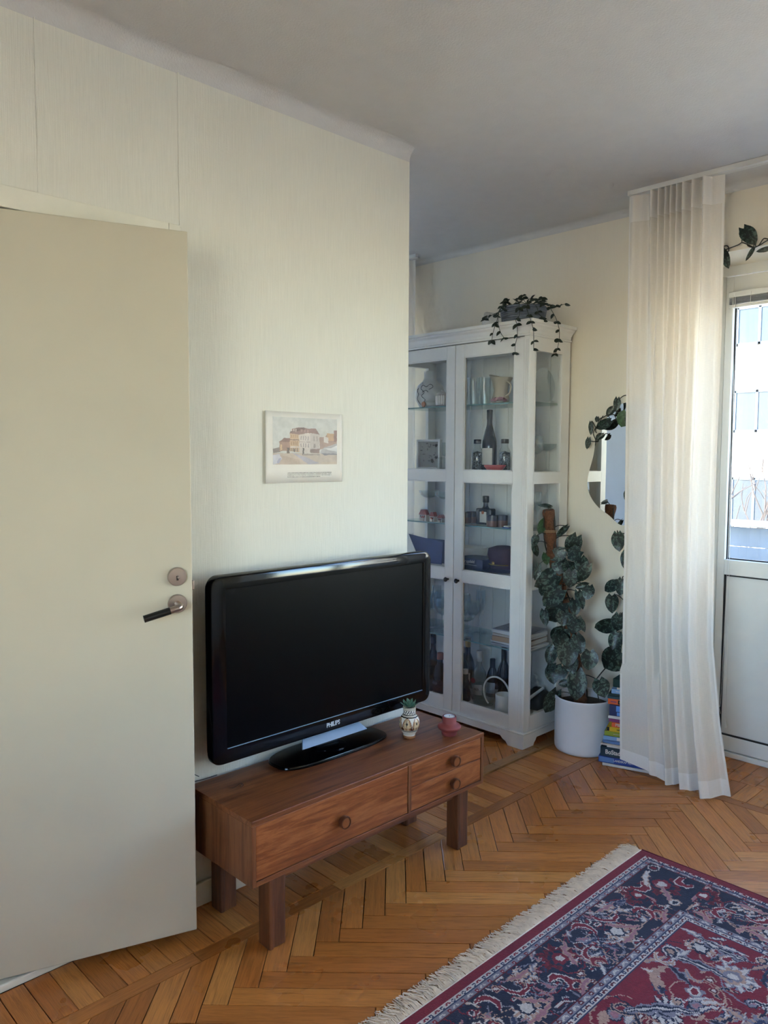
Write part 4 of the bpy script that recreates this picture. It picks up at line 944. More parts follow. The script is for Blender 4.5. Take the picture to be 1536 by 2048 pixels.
obj('petals', pts, 'pink_ceramic', o, smooth=50, kind='stuff'); obj('dish', L_([(.015, 0), (.036, .010), (.034, .011), (0, .004)], 3.15, .245, S1), 'ceramic_white', o, smooth=50)
o = thing('glass_plate', 'round glass plate propped against the side pane on the top shelf', 'plate', (3.30, .13, S1))
obj('plate', [xf(lathe([(0, .0), (.05, .002), (.085, .010), (.085, .013), (.05, .005), (0, .003)], (0, 0, 0), 36), Matrix.Translation((3.27, .128, S1+.087)) @ Matrix.Rotation(PI/2-.12, 4, 'X'))], 'clear_glass', o, smooth=50)
# second shelf
o = thing('shadow_box', 'white framed shadow box of tiny dark specimens on the second cabinet shelf', 'picture frame', (3.2, .71, S2))
M = Matrix.Translation((3.215, .715, S2)) @ Matrix.Rotation(math.radians(4), 4, 'Z')
obj('frame', [xf(box(-.012, .012, -.082, -.070, 0, .165, .001), M), xf(box(-.012, .012, .070, .082, 0, .165, .001), M), xf(box(-.012, .012, -.07, .07, 0, .012, .001), M), xf(box(-.012, .012, -.07, .07, .153, .165, .001), M)], 'frame_white', o)
us = np.linspace(-.07, .07, 57); vs = np.linspace(.012, .153, 57)
me, U, V = grid_mesh('specimen_sheet', us, vs, lambda U, V: np.stack([U*0+.002, -U, V], -1), 'print_small'); cols = np.tile(lin('#a9a49b'), (len(U), 1)); rs = random.Random(2)
for k in range(24):
    a, b, r1, r2 = rs.uniform(-.062, .062), rs.uniform(.02, .145), rs.choice([.002, .010, .003]), rs.choice([.0022, .008, .0025]); cols[(np.abs(U-a)/r1+np.abs(V-b)/r2) < 1.2] = lin('#3a352f')
colour_faces(me, cols); me.transform(M); obj('specimen_sheet', me, None, o)
o = thing('glass_globe', 'small clear glass globe in front of the white shadow box', 'ornament', (3.14, .605, S2)); obj('globe', L_([(.012, 0), (.028, .012), (.034, .034), (.028, .058), (.014, .066), (0, .067)], 3.14, .615, S2), 'clear_glass', o, smooth=60)
def stem_glass(name, lab, x, y, z, kind, s=1.0, group=None):
    o = thing(name, lab, 'glass', (x, y, z), group)
    bowl = {'coupe': [(.004, .095), (.02, .098), (.042, .112), (.048, .130), (.0468, .130), (.040, .114), (.018, .101), (0, .099)], 'flute': [(.004, .085), (.016, .10), (.022, .14), (.021, .19), (.0198, .19), (.0205, .14), (.014, .102), (0, .09)], 'wine': [(.004, .080), (.026, .092), (.036, .120), (.031, .165), (.0295, .165), (.034, .120), (.024, .095), (0, .084)]}[kind]
    foot_ = [(.032, 0), (.030, .002), (.008, .006), (.0035, .02), (.003, bowl[0][1]-.01), (.004, bowl[0][1])]
    obj('bowl', L_([(r*s, h*s) for r, h in bowl], x, y, z, 20), 'clear_glass', o, smooth=60); obj('stem', L_([(r*s, h*s) for r, h in foot_], x, y, z, 16), 'clear_glass', o, smooth=60); return o
stem_glass('wine_glass', 'stemmed glass at the right edge of the left door on the second shelf', 3.26, .595, S2, 'wine', .9)
def bottle(name, lab, x, y, z, prof, mat, label=None, cap=None, cat='bottle', contents=None):
    o = thing(name, lab, cat, (x, y, z)); obj('bottle_body', L_(prof, x, y, z, 28), mat, o, smooth=50)
    if contents: obj('contents', L_(contents[0], x, y, z, 20), contents[1], o, smooth=50)
    if label: r, z0, z1, mt = label; obj('label', [([(x+r*math.cos(a), y+r*math.sin(a), z+q) for q in (z0, z1) for a in np.linspace(2.6, 4.2, 9)], [(i, i+1, 10+i, 9+i) for i in range(8)])], mt, o, smooth=60)
    if cap: r, z0, z1, mt = cap; obj('cap', L_([(r, z0), (r, z1-.002), (r-.002, z1), (0, z1)], x, y, z, 20), mt, o, smooth=40)
    return o
m, nt, n, l, p = nmat('dried_bits'); l.new(ramp(n, l, noise(n, l, tex_coord(n, l), 110, 2), [(.42, C('#15171c')), (.5, C('#8d949c')), (.58, C('#1c2029'))], 'CONSTANT'), p.inputs['Base Color'])
jp = [(.026, 0), (.030, .004), (.031, .06), (.030, .095), (.020, .115), (.017, .120), (.017, .142)]
for x, y, lab in ((3.18, .375, 'clear bottle filled with dried black bits left of the wine bottle'), (3.17, .205, 'clear bottle filled with dried black bits right of the wine bottle')):
    bottle('infusion_bottle', lab, x, y, S2, jp, 'clear_glass', None, (.0195, .138, .160, 'black_cap'), contents=([(.0, .004), (.027, .005), (.028, .06), (.026, .092), (0, .10)], 'dried_bits'))
bottle('wine_bottle', 'dark unopened wine bottle with pale label on the second shelf', 3.22, .30, S2, [(.036, 0), (.0385, .004), (.0385, .125), (.036, .155), (.024, .20), (.015, .235), (.0142, .250), (.0142, .300), (.0155, .302), (.0155, .312), (0, .312)], 'bottle_smoke', (.0392, .03, .115, 'label_paper'), (.0150, .262, .313, 'black_cap'))
o = thing('red_dish', 'oval red ceramic bowl in front of the wine bottle', 'bowl', (3.13, .265, S2)); obj('bowl', [xf(lathe([(.022, 0), (.034, .006), (.045, .022), (.047, .030), (.045, .030), (.032, .010), (0, .006)], (0, 0, 0), 28), Matrix.Translation((3.13, .265, S2)) @ Matrix.Diagonal((.8, 1.35, 1, 1)))], 'red_bowl', o, smooth=50)
for x, y, k_, lab in ((3.16, .135, 'wine', 'stemmed glass by the front of the side pane, second shelf'), (3.24, .14, 'wine', 'stemmed glass in the middle of the side pane, second shelf'), (3.32, .135, 'coupe', 'wide coupe glass at the back of the side pane, second shelf')): stem_glass('wine_glass', lab, x, y, S2, k_, 1.05)
# third shelf
def house(x, y, z, w, h, lab, tw=0):
    o = thing('ceramic_house', lab, 'figurine', (x, y, z), 'ceramic houses on the third shelf')
    b = obj('walls', [box(x-.012, x+.012, y-w, y+w, z, z+h*.55, .001)], 'house_wall', o)
    obj('roof', [prism([(y-w-.002, z+h*.55), (y+w+.002, z+h*.55), (y+w*.45, z+h), (y-w*.45, z+h)], x-.014, x+.014, 'yz')], 'house_roof', o)
    obj('porch', [box(x-.020, x-.012, y-w*.5, y+w*.2, z, z+h*.28, .001)], 'house_wall', o); obj('porch_roof', [prism([(y-w*.6, z+h*.28), (y+w*.3, z+h*.28), (y-w*.15, z+h*.45)], x-.022, x-.012, 'yz')], 'house_roof', o)
    for q in (-.55, .1, .6): obj('window', [box(x-.0132, x-.0118, y+w*q-.003, y+w*q+.003, z+h*.34, z+h*.48)], 'house_door', b)
    return o
house(3.155, .735, S3, .026, .062, 'largest ceramic house, leftmost of three on the third cabinet shelf'); house(3.15, .668, S3, .017, .052, 'middle ceramic house with a pointed red roof'); house(3.155, .612, S3, .016, .040, 'smallest ceramic house, rightmost of the three')
stem_glass('coupe_glass', 'wide coupe champagne glass behind the ceramic houses', 3.25, .70, S3, 'coupe', 1.25); stem_glass('coupe_glass', 'second coupe glass half hidden by the door stile above the houses', 3.27, .59, S3, 'coupe', 1.22)
for x, y, h_, lab in ((3.21, .445, .058, 'dark two-tone cup at the left of the third shelf'), (3.25, .405, .060, 'dark cup behind the leftmost two-tone cup'), (3.145, .275, .056, 'wood-toned cup in front of the square bottle'), (3.19, .215, .058, 'dark two-tone cup at the right of the third shelf')):
    o = thing('stoneware_cup', lab, 'cup', (x, y, S3), 'stoneware cups on the third shelf'); obj('cup_wall', L_([(.026, 0), (.029, .003), (.029, h_*.55)], x, y, S3), 'cup_wood', o, smooth=50); obj('cup_rim', L_([(.0291, h_*.55), (.0291, h_), (.027, h_), (.026, .006), (0, .006)], x, y, S3), 'cup_glaze', o, smooth=50)
o = thing('square_bottle', 'squat dark square bottle with stopper and white label', 'bottle', (3.22, .315, S3)); obj('bottle_body', [box(3.195, 3.245, .268, .366, S3, S3+.085, .008, 3)], 'bottle_dark', o, smooth=40); obj('neck', L_([(.022, .084), (.015, .092), (.0125, .10), (.0125, .118)], 3.22, .317, S3), 'bottle_dark', o, smooth=50); obj('stopper', L_([(.016, .116), (.017, .120), (.017, .148), (.014, .150), (0, .150)], 3.22, .317, S3), 'black_cap', o, smooth=40); lb = obj('label', [box(3.1935, 3.1952, .292, .336, S3+.012, S3+.068)], 'label_paper', o); obj('seal', [lathe([(.009, .0), (.008, .001), (0, .0012)], (3.1934, .316, S3+.064), 20, 'x')], 'terracotta', lb)
o = thing('bead_box', 'tiny blue and white trinket at the front right of the third shelf', 'trinket', (3.125, .185, S3)); obj('tray', [box(3.112, 3.138, .165, .205, S3, S3+.006, .002)], 'blue_bits', o); obj('top', [box(3.116, 3.134, .172, .200, S3+.006, S3+.012, .002)], 'ceramic_white', o)
for x, y, k_, lab in ((3.15, .14, 'flute', 'champagne flute nearest the front post on the third shelf'), (3.20, .135, 'flute', 'second champagne flute on the third shelf behind the moss pole'), (3.26, .14, 'flute', 'champagne flute furthest back on the third shelf')): stem_glass('champagne_flute', lab, x, y, S3, k_, .95)
# fourth shelf
o = thing('blue_folder', 'open royal blue folder leaning in the left door', 'folder', (3.22, .68, S4)); obj('front_cover', [([(3.16, .80, S4+.15), (3.17, .55, S4+.12), (3.16, .55, S4), (3.15, .70, S4), (3.1615, .80, S4+.15), (3.1715, .55, S4+.12), (3.1615, .55, S4), (3.1515, .70, S4)], [(0, 1, 2, 3), (4, 5, 6, 7), (0, 1, 5, 4), (1, 2, 6, 5), (2, 3, 7, 6), (3, 0, 4, 7)])], 'navy_card', o)
obj('rear_cover', [box(3.20, 3.203, .545, .72, S4, S4+.13)], 'navy_card', o)
o = thing('souvenir_box', 'flat navy souvenir box with silver script on the fourth shelf', 'box', (3.17, .37, S4)); obj('box_body', [box(3.12, 3.26, .29, .47, S4, S4+.060, .002)], 'navy', o); text('script', 'Krygsfald', 'label_paper', .022, frame_M((3.1195, .385, S4+.044), (0, -1, 0), (0, 0, 1)), o, .0003); obj('line', [box(3.1194, 3.1202, .33, .43, S4+.026, S4+.0275)], 'label_paper', o); obj('emblem', [lathe([(.009, 0), (.009, .0006), (.006, .0006), (.006, 0)], (3.1198, .452, S4+.045), 20, 'x')], 'label_paper', o)
o = thing('captain_cap', 'dark peaked cap with gold cord and badge on the fourth shelf', 'cap', (3.2, .21, S4)); obj('crown_cloth', [xf(lathe([(.062, 0), (.064, .03), (.078, .075), (.074, .105), (.035, .118), (0, .118)], (0, 0, 0), 32), Matrix.Translation((3.21, .215, S4+.012)))], 'bordeaux', o, smooth=50); obj('peak', [xf(lathe([(.066, 0), (.10, -.004), (.10, -.001), (.066, .004)], (0, 0, 0), 32), Matrix.Translation((3.19, .215, S4+.012)))], 'navy', o, smooth=50); obj('cord', [tube([(3.21+.068*math.cos(a), .215+.068*math.sin(a), S4+.038) for a in np.linspace(2.2, 4.2, 14)], .003, 6)], 'gold', o); obj('badge', [lathe([(.009, 0), (.006, .004), (0, .005)], (3.143, .225, S4+.046), 16, 'x')], 'gold', o, smooth=50)
o = thing('serving_bowl', 'large pale serving bowl behind the souvenir box', 'bowl', (3.31, .39, S4)); obj('bowl', L_([(.04, 0), (.07, .02), (.085, .06), (.09, .095), (.086, .095), (.078, .06), (0, .02)], 3.305, .40, S4, 36), 'ceramic_white', o, smooth=50)
for x, y, lab in ((3.33, .262, 'shot glass left of its twin above the cap'), (3.33, .215, 'shot glass right of its twin above the cap')):
    o = thing('shot_glass', lab, 'glass', (x, y, S4+.10), 'shot glasses on the fourth shelf'); obj('glass', L_([(.018, .0), (.020, .03), (.021, .135), (.019, .135), (.018, .02), (0, .02)], x, y, S4), 'clear_glass', o, smooth=50); o.location.z = S4
# fifth shelf
gi = 0
gl_lab = ['nearest the left door stile', 'second from the left door stile', 'third from the left, towards the back', 'behind the right door stile', 'left of the drinking glasses in the right door', 'tall one behind the book stack', 'short one in front of the tall glasses', 'far back of the right door', 'beside the book stack', 'furthest left on the shelf']
for x, y, k_, s in ((3.16, .60, 'wine', 1.15), (3.22, .64, 'flute', 1.25), (3.28, .60, 'wine', 1.2), (3.17, .49, 'wine', 1.0), (3.25, .44, 'flute', 1.1), (3.33, .34, 'flute', 1.2), (3.16, .43, 'coupe', .9), (3.33, .45, 'wine', 1.15), (3.30, .39, 'wine', 1.0), (3.18, .70, 'wine', 1.2)):
    stem_glass('drinking_glass', 'stemmed glass on the lowest glass shelf, '+gl_lab[gi], x, y, S5, k_, s, 'glasses on the lowest glass shelf'); gi += 1
bz = S5; lab5 = ['pink-edged magazine at the bottom of the cabinet stack', 'white paperback second in the cabinet stack', 'tan sketchbook with a pen drawing on its spine', 'brown paper-wrapped notebook in the cabinet stack', 'white hardback near the top of the cabinet stack', 'grey patterned book on top of the cabinet stack']
for i, (h_, mt, wY, tw) in enumerate(((.012, 'book_d', .12, 3), (.010, 'book_b', .125, -4), (.026, 'book_c', .115, 5), (.012, 'book_a', .11, 2), (.018, 'book_b', .115, -3), (.006, 'book_d', .11, 4))):
    M = Matrix.Translation((3.225, .215, bz)) @ Matrix.Rotation(math.radians(tw), 4, 'Z'); o = thing('book', lab5[i], 'book', (3.225, .15, bz), 'books on the lowest glass shelf'); obj('cover', [xf(box(-.088, .088, -wY, wY-.01, 0, .002, .0006), M), xf(box(-.088, .088, -wY, wY-.01, h_-.002, h_, .0006), M), xf(box(-.088, -.085, -wY, wY-.01, 0, h_, .0006), M)], mt, o, kind=None); obj('pages', [xf(box(-.084, .086, -wY+.002, wY-.012, .002, h_-.002), M)], 'paper', o); bz += h_+.0006
o = thing('dry_sprig', 'small dark dried sprig lying on the cabinet book stack', 'sprig', (3.16, .15, bz)); obj('twigs', [tube([(3.15, .20, bz+.001), (3.155, .20+.03*math.cos(a), bz+.012+.008*math.sin(a*2)), (3.16, .20+.045*math.cos(a+.3), bz+.006+.018*abs(math.sin(a)))], .0008, 4) for a in (0, .6, 1.2, 1.9, 2.5, 3.0)], 'twig', o, kind='stuff')
# bottom
bottle('rum_bottle', 'clear spirit bottle with red round emblem, white cap, bottom of the cabinet', 3.24, .345, S6, [(.036, 0), (.040, .005), (.041, .11), (.036, .145), (.018, .175), (.0145, .185), (.0145, .215)], 'clear_glass', (.0416, .03, .085, 'label_paper'), (.0165, .205, .262, 'label_paper'))
o = bpy.data.objects['rum_bottle']; obj('emblem', [lathe([(.015, 0), (.014, .001), (0, .0012)], (3.1975, .352, S6+.105), 24, 'x')], 'rum_red', o); text('brand_text', 'BACARDI', 'ink', .017, frame_M((3.1972, .345, S6+.062), (0, -1, 0), (0, 0, 1)), o, .0003, .9)
wb = [(.034, 0), (.037, .004), (.037, .14), (.030, .17), (.015, .205), (.014, .28), (.016, .282), (.016, .292), (0, .292)]
for x, y, pr, mt, lb, cp_, lab in ((3.33, .42, wb, 'bottle_dark', (.0375, .03, .10, 'label_paper'), (.0155, .24, .295, 'gold'), 'dark wine bottle with gold foil at the back of the cabinet bottom'),
    (3.27, .455, [(.03, 0), (.034, .005), (.034, .13), (.028, .16), (.013, .19), (.013, .23)], 'bottle_smoke', (.0345, .03, .09, 'petrol'), (.016, .22, .25, 'label_paper'), 'dark bottle with pale cap beside the clear spirit bottle'),
    (3.16, .435, [(.026, 0), (.029, .005), (.029, .09), (.014, .12), (.012, .15)], 'bottle_dark', (.0295, .02, .07, 'petrol'), (.014, .145, .170, 'label_paper'), 'small dark bottle nearest the right door edge'),
    (3.33, .26, [(.03, 0), (.033, .005), (.033, .10), (.026, .13), (.014, .16), (.013, .20)], 'bottle_dark', (.0335, .02, .08, 'label_paper'), (.015, .15, .205, 'black_cap'), 'brown bottle with wired stopper behind the watering can'),
    (3.33, .19, wb, 'bottle_dark', None, (.0155, .22, .293, 'bottle_dark'), 'dark bottle half hidden by the door stile, bottom of the cabinet'),
    (3.17, .61, [(.035, 0), (.040, .005), (.041, .09), (.030, .14), (.016, .165), (.0155, .20)], 'bottle_dark', (.0415, .02, .075, 'ink'), (.018, .185, .222, 'terracotta'), 'squat dark liqueur bottle behind the left door'),
    (3.25, .66, wb, 'bottle_dark', (.0375, .04, .12, 'petrol'), (.0155, .24, .294, 'black_cap'), 'tall dark bottle behind the left door')):
    bottle('spirit_bottle', lab, x, y, S6, pr, mt, lb, cp_)
text('bottle_text', 'OLD', 'label_paper', .016, frame_M((3.1282, .612, S6+.058), (0, -1, 0), (0, 0, 1)), [q for q in bpy.data.objects if q.get('label') == 'squat dark liqueur bottle behind the left door'][0], .0003)
o = thing('glass_salad_bowl', 'faceted clear glass bowl at the bottom of the cabinet', 'bowl', (3.17, .33, S6)); obj('bowl', L_([(.045, 0), (.055, .004), (.085, .095), (.082, .095), (.05, .01), (0, .008)], 3.185, .325, S6, 14), 'clear_glass', o)
o = thing('grey_basket', 'rough grey rounded stone bowl at the bottom left of the cabinet', 'bowl', (3.14, .70, S6)); obj('bowl', L_([(.035, 0), (.06, .02), (.072, .05), (.065, .075), (.06, .07), (.05, .03), (0, .02)], 3.165, .715, S6), 'grey_stone', o, smooth=50)
o = thing('dark_bag', 'folded black bag lying at the bottom by the side pane', 'bag', (3.28, .15, S6)); obj('bag_body', [xf(lathe([(.0, 0), (.075, .004), (.08, .03), (.06, .075), (.025, .10), (0, .10)], (0, 0, 0), 20), Matrix.Translation((3.335, .168, S6)) @ Matrix.Diagonal((.75, .85, 1.1, 1)))], 'black_cap', o, smooth=60)
o = thing('watering_can', 'white watering can with big hoop handle at the bottom of the cabinet', 'watering can', (3.145, .185, S6))
obj('can_body', L_([(.043, 0), (.045, .003), (.045, .095), (.043, .098), (.041, .095), (.041, .01), (0, .01)], 3.145, .185, S6, 32), 'white_lacquer', o, smooth=50)
obj('hoop_handle', [tube([(3.145, .235+.083*math.cos(a), S6+.092+.083*math.sin(a)) for a in np.linspace(-.9, 4.3, 30)], .0045, 8)], 'white_lacquer', o, smooth=60)
obj('spout', [tube([(3.175, .160, S6+.03), (3.25, .112, S6+.065), (3.325, .072, S6+.118)], lambda t: .010-.003*t, 12)], 'white_lacquer', o, smooth=60)

for o in list(bpy.data.objects):        # set each thing at its place across the shelf
    if o not in _before and o.parent is None and o.location.y > .152:
        y_ = o.location.y; o.location.y = min(.865, (y_+2.107)*(o.location.x/3.07)-2.107)

# ------------------------------------------------------------------ on top of the cabinet
plain('basket_blue', '#747c86', .8, vary=.2, vscale=30); plain('hoya_leaf', '#1f2b1e', .45, vary=.35, vscale=40); plain('hoya_stem', '#2a3324', .6); m = thin_glass('plastic_film', (.93, .93, .92, 1), .10, .7, .15, 1.6)
bk = thing('trailing_plant_basket', 'grey blue woven basket of trailing dark leaves on top of the cabinet', 'potted plant', (3.17, .185, ZT))
gb = []
for k in range(9): gb.append(lathe([(.098+.0016*k, ZT+.009*k), (.103+.0016*k, ZT+.0045+.009*k), (.0985+.0016*k, ZT+.009+.009*k)], (3.175, .185, 0), 40, 'z', False))
obj('basket', gb+[lathe([(0, ZT+.001), (.095, ZT+.001), (.105, ZT+.080), (.0, ZT+.068)], (3.175, .185, 0), 40)], 'basket_blue', bk, smooth=50)
for k in range(9): pass
def leaf_mesh(name, mat, heart=.16, fold=.16, curl=.14, nr=9, sharp=.9):
    v = []; f = []; cs = (-1, -.62, 0, .62, 1)
    for i in range(nr):
        t = (i/(nr-1))**1.15
        w = .5*math.sqrt(max(0, 1-((t-.36)/.64)**2))*(1-.35*((t-.36)/.64)**2) if t > .36 else .5*math.sqrt(1-((.36-t)/.46)**2)
        w = max(w, .006)
        for s in cs:
            lob = heart*max(0, 1-t/.4)**1.5*(1.0 if abs(s) == .62 else (.15 if abs(s) == 1 else 0))
            v.append((s*w, t-lob, fold*abs(s)*w*1.2-curl*t*t+.05*math.sin(t*8+s*3)*w))
    for i in range(nr-1):
        for k in range(4): f.append((i*5+k, i*5+k+1, (i+1)*5+k+1, (i+1)*5+k))
    me = mesh(name, (v, f), mat, 70, fix=False)
    ul = me.uv_layers.new(name='UVMap')
    for lp_ in me.loops: c_ = me.vertices[lp_.vertex_index].co; ul.data[lp_.index].uv = (c_.x+.5, c_.y)
    return me
def leaf_M(b, t, w, nrm, roll=0):
    b = Vector(b); t = Vector(t); y = t-b; L = y.length; y.normalize(); n_v = Vector(nrm); z = (n_v-y*n_v.dot(y)).normalized(); x = y.cross(z)
    R = Matrix((x, y, z)).transposed().to_4x4() @ Matrix.Rotation(roll, 4, 'Y')
    return Matrix.Translation(b) @ R @ Matrix.Diagonal((w, L, max(w, L)*.8, 1))
hl = leaf_mesh('leaf', 'hoya_leaf', .02, .35, .12, 6, 1.0)
rl = random.Random(6)
for pts_ in (HANG0, HANG1, HANG2, HANG3, HANG4, HANG5, HANG6, HANG7, HANG8, HANG9, HANG10, HANG11):
    P_ = [Vector(p) for p in pts_]
    st = [Vector((3.13+(P_[0].x-3.13)*.4, max(.10, min(.27, P_[0].y)), ZT+.078))] + ([Vector((3.06, P_[0].y, max(P_[0].z, ZT+.075)))] if P_[0].x < 3.05 else []) + P_
    obj('stem', [tube(st, .0014, 5, 4)], 'hoya_stem', bk)
    sp = smooth_path(st, 4); acc = 0
    for i in range(2, len(sp)):
        acc += (sp[i]-sp[i-1]).length
        if acc > .040 or i == len(sp)-1:
            acc = 0; tdir = (sp[i]-sp[i-1]).normalized()
            for sg in ((1, -1) if rl.random() < .5 else (rl.choice((1, -1)),)):
                dv = (Vector((rl.uniform(-.3, .1), sg, rl.uniform(-.6, .25))) + tdir*.3).normalized(); L = rl.uniform(.020, .032); q = sp[i].copy()
                inst('leaf', hl, leaf_M(q, q+dv*L, L*rl.uniform(.5, .7), (-1, rl.uniform(-.6, .4), rl.uniform(-.5, .9))), bk)
for i in range(46):
    a = rl.uniform(0, 2*PI); r = rl.uniform(.02, .112); q = Vector((3.175+r*math.cos(a), .185+r*math.sin(a), ZT+.080+rl.uniform(-.004, .032))); dv = Vector((math.cos(a)+rl.uniform(-.5, .5), math.sin(a)+rl.uniform(-.5, .5), rl.uniform(-.3, .7))).normalized(); L = rl.uniform(.026, .040)
    inst('leaf', hl, leaf_M(q, q+dv*L, L*.66, (-.6, rl.uniform(-.5, .3), 1)), bk)
o = thing('plastic_box', 'clear plastic package leaning beside the basket on top of the cabinet', 'package', (3.2, .38, ZT))
obj('film', [xf(box(-.05, .05, -.06, .06, 0, .075, .012, 2), Matrix.Translation((3.2, .372, ZT+.004)) @ Matrix.Rotation(.25, 4, 'X'))], 'plastic_film', o, smooth=40); obj('paper_insert', [xf(box(-.03, .03, -.045, .045, .006, .009), Matrix.Translation((3.2, .372, ZT+.004)) @ Matrix.Rotation(.25, 4, 'X'))], 'paper', o)

# ------------------------------------------------------------------ wall mirror
plain('mirror_back', '#4a4a48', .6)
left = MIRROR
right = [(-.300, 1.100), (-.352, 1.125), (-.40, 1.18), (-.425, 1.26), (-.405, 1.35), (-.39, 1.43), (-.415, 1.52), (-.415, 1.60), (-.37, 1.66), (-.30, 1.685), (-.22, 1.675), (-.165, 1.648)]
mp = [tuple(p)[:2] for p in smooth_path([(a, b, 0) for a, b in left+right+[left[0]]], 4)][:-1]
mir = thing('wall_mirror', 'frameless wavy blob-shaped mirror on the wall by the curtain', 'mirror', (XM-.01, -.24, 1.09))
obj('mirror_glass', [prism(mp, XM-.012, XM-.008, 'yz')], 'mirror', mir); obj('backing', [prism([(-.24+(a+.24)*.97, 1.38+(b-1.38)*.97) for a, b in mp], XM-.008, XM-.0005, 'yz')], 'mirror_back', mir)

# ------------------------------------------------------------------ foliage
def leaf_mat(name, base, dark, silver):
    m, nt, n, l, p = nmat(name); tc = n.new('ShaderNodeTexCoord'); oi = n.new('ShaderNodeObjectInfo')
    ad = n.new('ShaderNodeVectorMath'); l.new(tc.outputs['UV'], ad.inputs[0]); mu = n.new('ShaderNodeVectorMath'); mu.operation = 'SCALE'; mu.inputs[0].default_value = (37, 19, 11); l.new(oi.outputs['Random'], mu.inputs['Scale']); l.new(mu.outputs[0], ad.inputs[1])
    f1 = noise(n, l, ad.outputs[0], 6, 3, .6, .7)
    c1 = ramp(n, l, f1, [(.44, C(dark)), (.52, C(base)), (.57, C(silver)), (.66, C(silver))])
    sx = n.new('ShaderNodeSeparateXYZ'); l.new(tc.outputs['UV'], sx.inputs[0])
    mm = n.new('ShaderNodeMath'); mm.operation = 'SUBTRACT'; l.new(sx.outputs[0], mm.inputs[0]); mm.inputs[1].default_value = .5
    ab = n.new('ShaderNodeMath'); ab.operation = 'ABSOLUTE'; l.new(mm.outputs[0], ab.inputs[0])
    l.new(mixc(n, l, ramp(n, l, ab.outputs[0], [(.0, (1, 1, 1)), (.035, (0, 0, 0))]), c1, C(dark)), p.inputs['Base Color'])
    p.inputs['Roughness'].default_value = .38; p.inputs['Transmission Weight'].default_value = 0; p.inputs['Subsurface Weight'].default_value = 0
    l.new(bump(n, l, f1, .002, .3), p.inputs['Normal']); return m
leaf_mat('satin_leaf', '#1d2b23', '#121b15', '#4c5f53'); leaf_mat('green_leaf', '#33502f', '#27401f', '#3d5c38')
plain('vine_stem', '#2c2a20', .6); plain('moss_fibre', '#6a432a', .95, vary=.3, vscale=120, bmp=.006, bscale=260); plain('pot_white', '#dcdcdd', .3, vary=.02); plain('twine', '#b39a74', .9)
LM = [leaf_mesh('leaf', 'satin_leaf', .20, .18, .20, 8, .85), leaf_mesh('leaf', 'satin_leaf', .16, .30, .10, 8, .9), leaf_mesh('leaf', 'satin_leaf', .22, .05, .26, 8, .8)]
LG = leaf_mesh('leaf', 'green_leaf', .20, .12, .15, 8, .85)
pot = thing('climbing_plant_pot', 'satin-leaved climbing plant on a moss pole in a large white pot', 'potted plant', (3.29, -.125, 0))
obj('pot', [lathe([(.120, 0), (.128, .004), (.133, .014), (.1345, .03), (.1345, .245), (.1375, .250), (.1375, .262), (.134, .265), (.128, .262), (.127, .22), (0, .215)], (3.29, -.125, 0), 56)], 'pot_white', pot, smooth=40)
obj('soil', [lathe([(.127, .222), (.06, .232), (0, .228)], (3.29, -.125, 0), 28)], 'soil', pot, smooth=60)
obj('moss_pole', [tube(POLE, lambda t: .026+.004*math.sin(t*60)+.003*t, 14, 10)], 'moss_fibre', pot, smooth=70)
PV = [Vector(p) for p in smooth_path(POLE, 10)]
obj('twine', [tube([PV[6]+Vector((.0315*math.cos(a), .0315*math.sin(a), .001*a)) for a in np.linspace(0, 12, 40)], .0012, 5)], 'twine', pot)
rp = random.Random(12)
for k in range(3): obj('stem', [tube([PV[min(len(PV)-1, i)]+Vector((-.026*math.cos(.12*i+k*2), .026*math.sin(.16*i+k*2), 0)) for i in range(0, len(PV), 3)], .0035, 6, 2)], 'vine_stem', pot, smooth=60)
def add_leaf(spec, parent, root, k, green=False, nrm=(-1, -.72, .12), jt=1.0):
    b, t, w = spec; nv = Vector(nrm)+Vector((rp.uniform(-.25, .25), rp.uniform(-.35, .35), rp.uniform(-.15, .35)))*jt
    me = LG if green else LM[k % 3]
    inst('leaf', me, leaf_M(b, t, w*1.12, nv), parent)
    if root is not None:
        b = Vector(b); r = min(root, key=lambda q: (q-b).length+.35*abs(q.z-(b.z-.03))); mid = (b+r)/2+Vector((-.01, 0, .018))
        if (b-r).length > .02: obj('petiole', [tube([r, mid, b], .0021, 5, 4)], 'vine_stem', parent)
for k, s in enumerate(PLANT_LEAVES): add_leaf(s, pot, PV, k, k in (0, 7))
WS = smooth_path(WALL_STEM, 6); obj('trailing_stem', [tube(WALL_STEM, .0028, 6, 6)], 'vine_stem', pot)
for k, s in enumerate(WALL_LEAVES): add_leaf(s, pot, WS, k)
vm = thing('mirror_vine', 'dark leafy vine draped over the top of the wavy mirror', 'vine', (3.42, -.17, 1.5))
ms_ = []
for st in (MIRROR_STEM0, MIRROR_STEM1, MIRROR_STEM2): obj('stem', [tube(st, .0022, 6, 5)], 'vine_stem', vm); ms_ += smooth_path(st, 5)
for k, s in enumerate(MIRROR_LEAVES): add_leaf(s, vm, ms_ if k < 10 else None, k, k == 2, jt=.6)  # one leaf takes the brighter green, standing in for light from behind
vd = thing('door_vine', 'dark leafy vine hung along the lintel above the balcony door', 'vine', (3.43, -.8, 2.3))
ms_ = []
for st in (DOOR_STEM0, DOOR_STEM1, DOOR_STEM2): obj('stem', [tube(st, .0022, 6, 5)], 'vine_stem', vd); ms_ += smooth_path(st, 5)
for k, s in enumerate(DOOR_LEAVES): add_leaf(s, vd, ms_, 2, nrm=(-1, -.45, -.25), jt=.25)

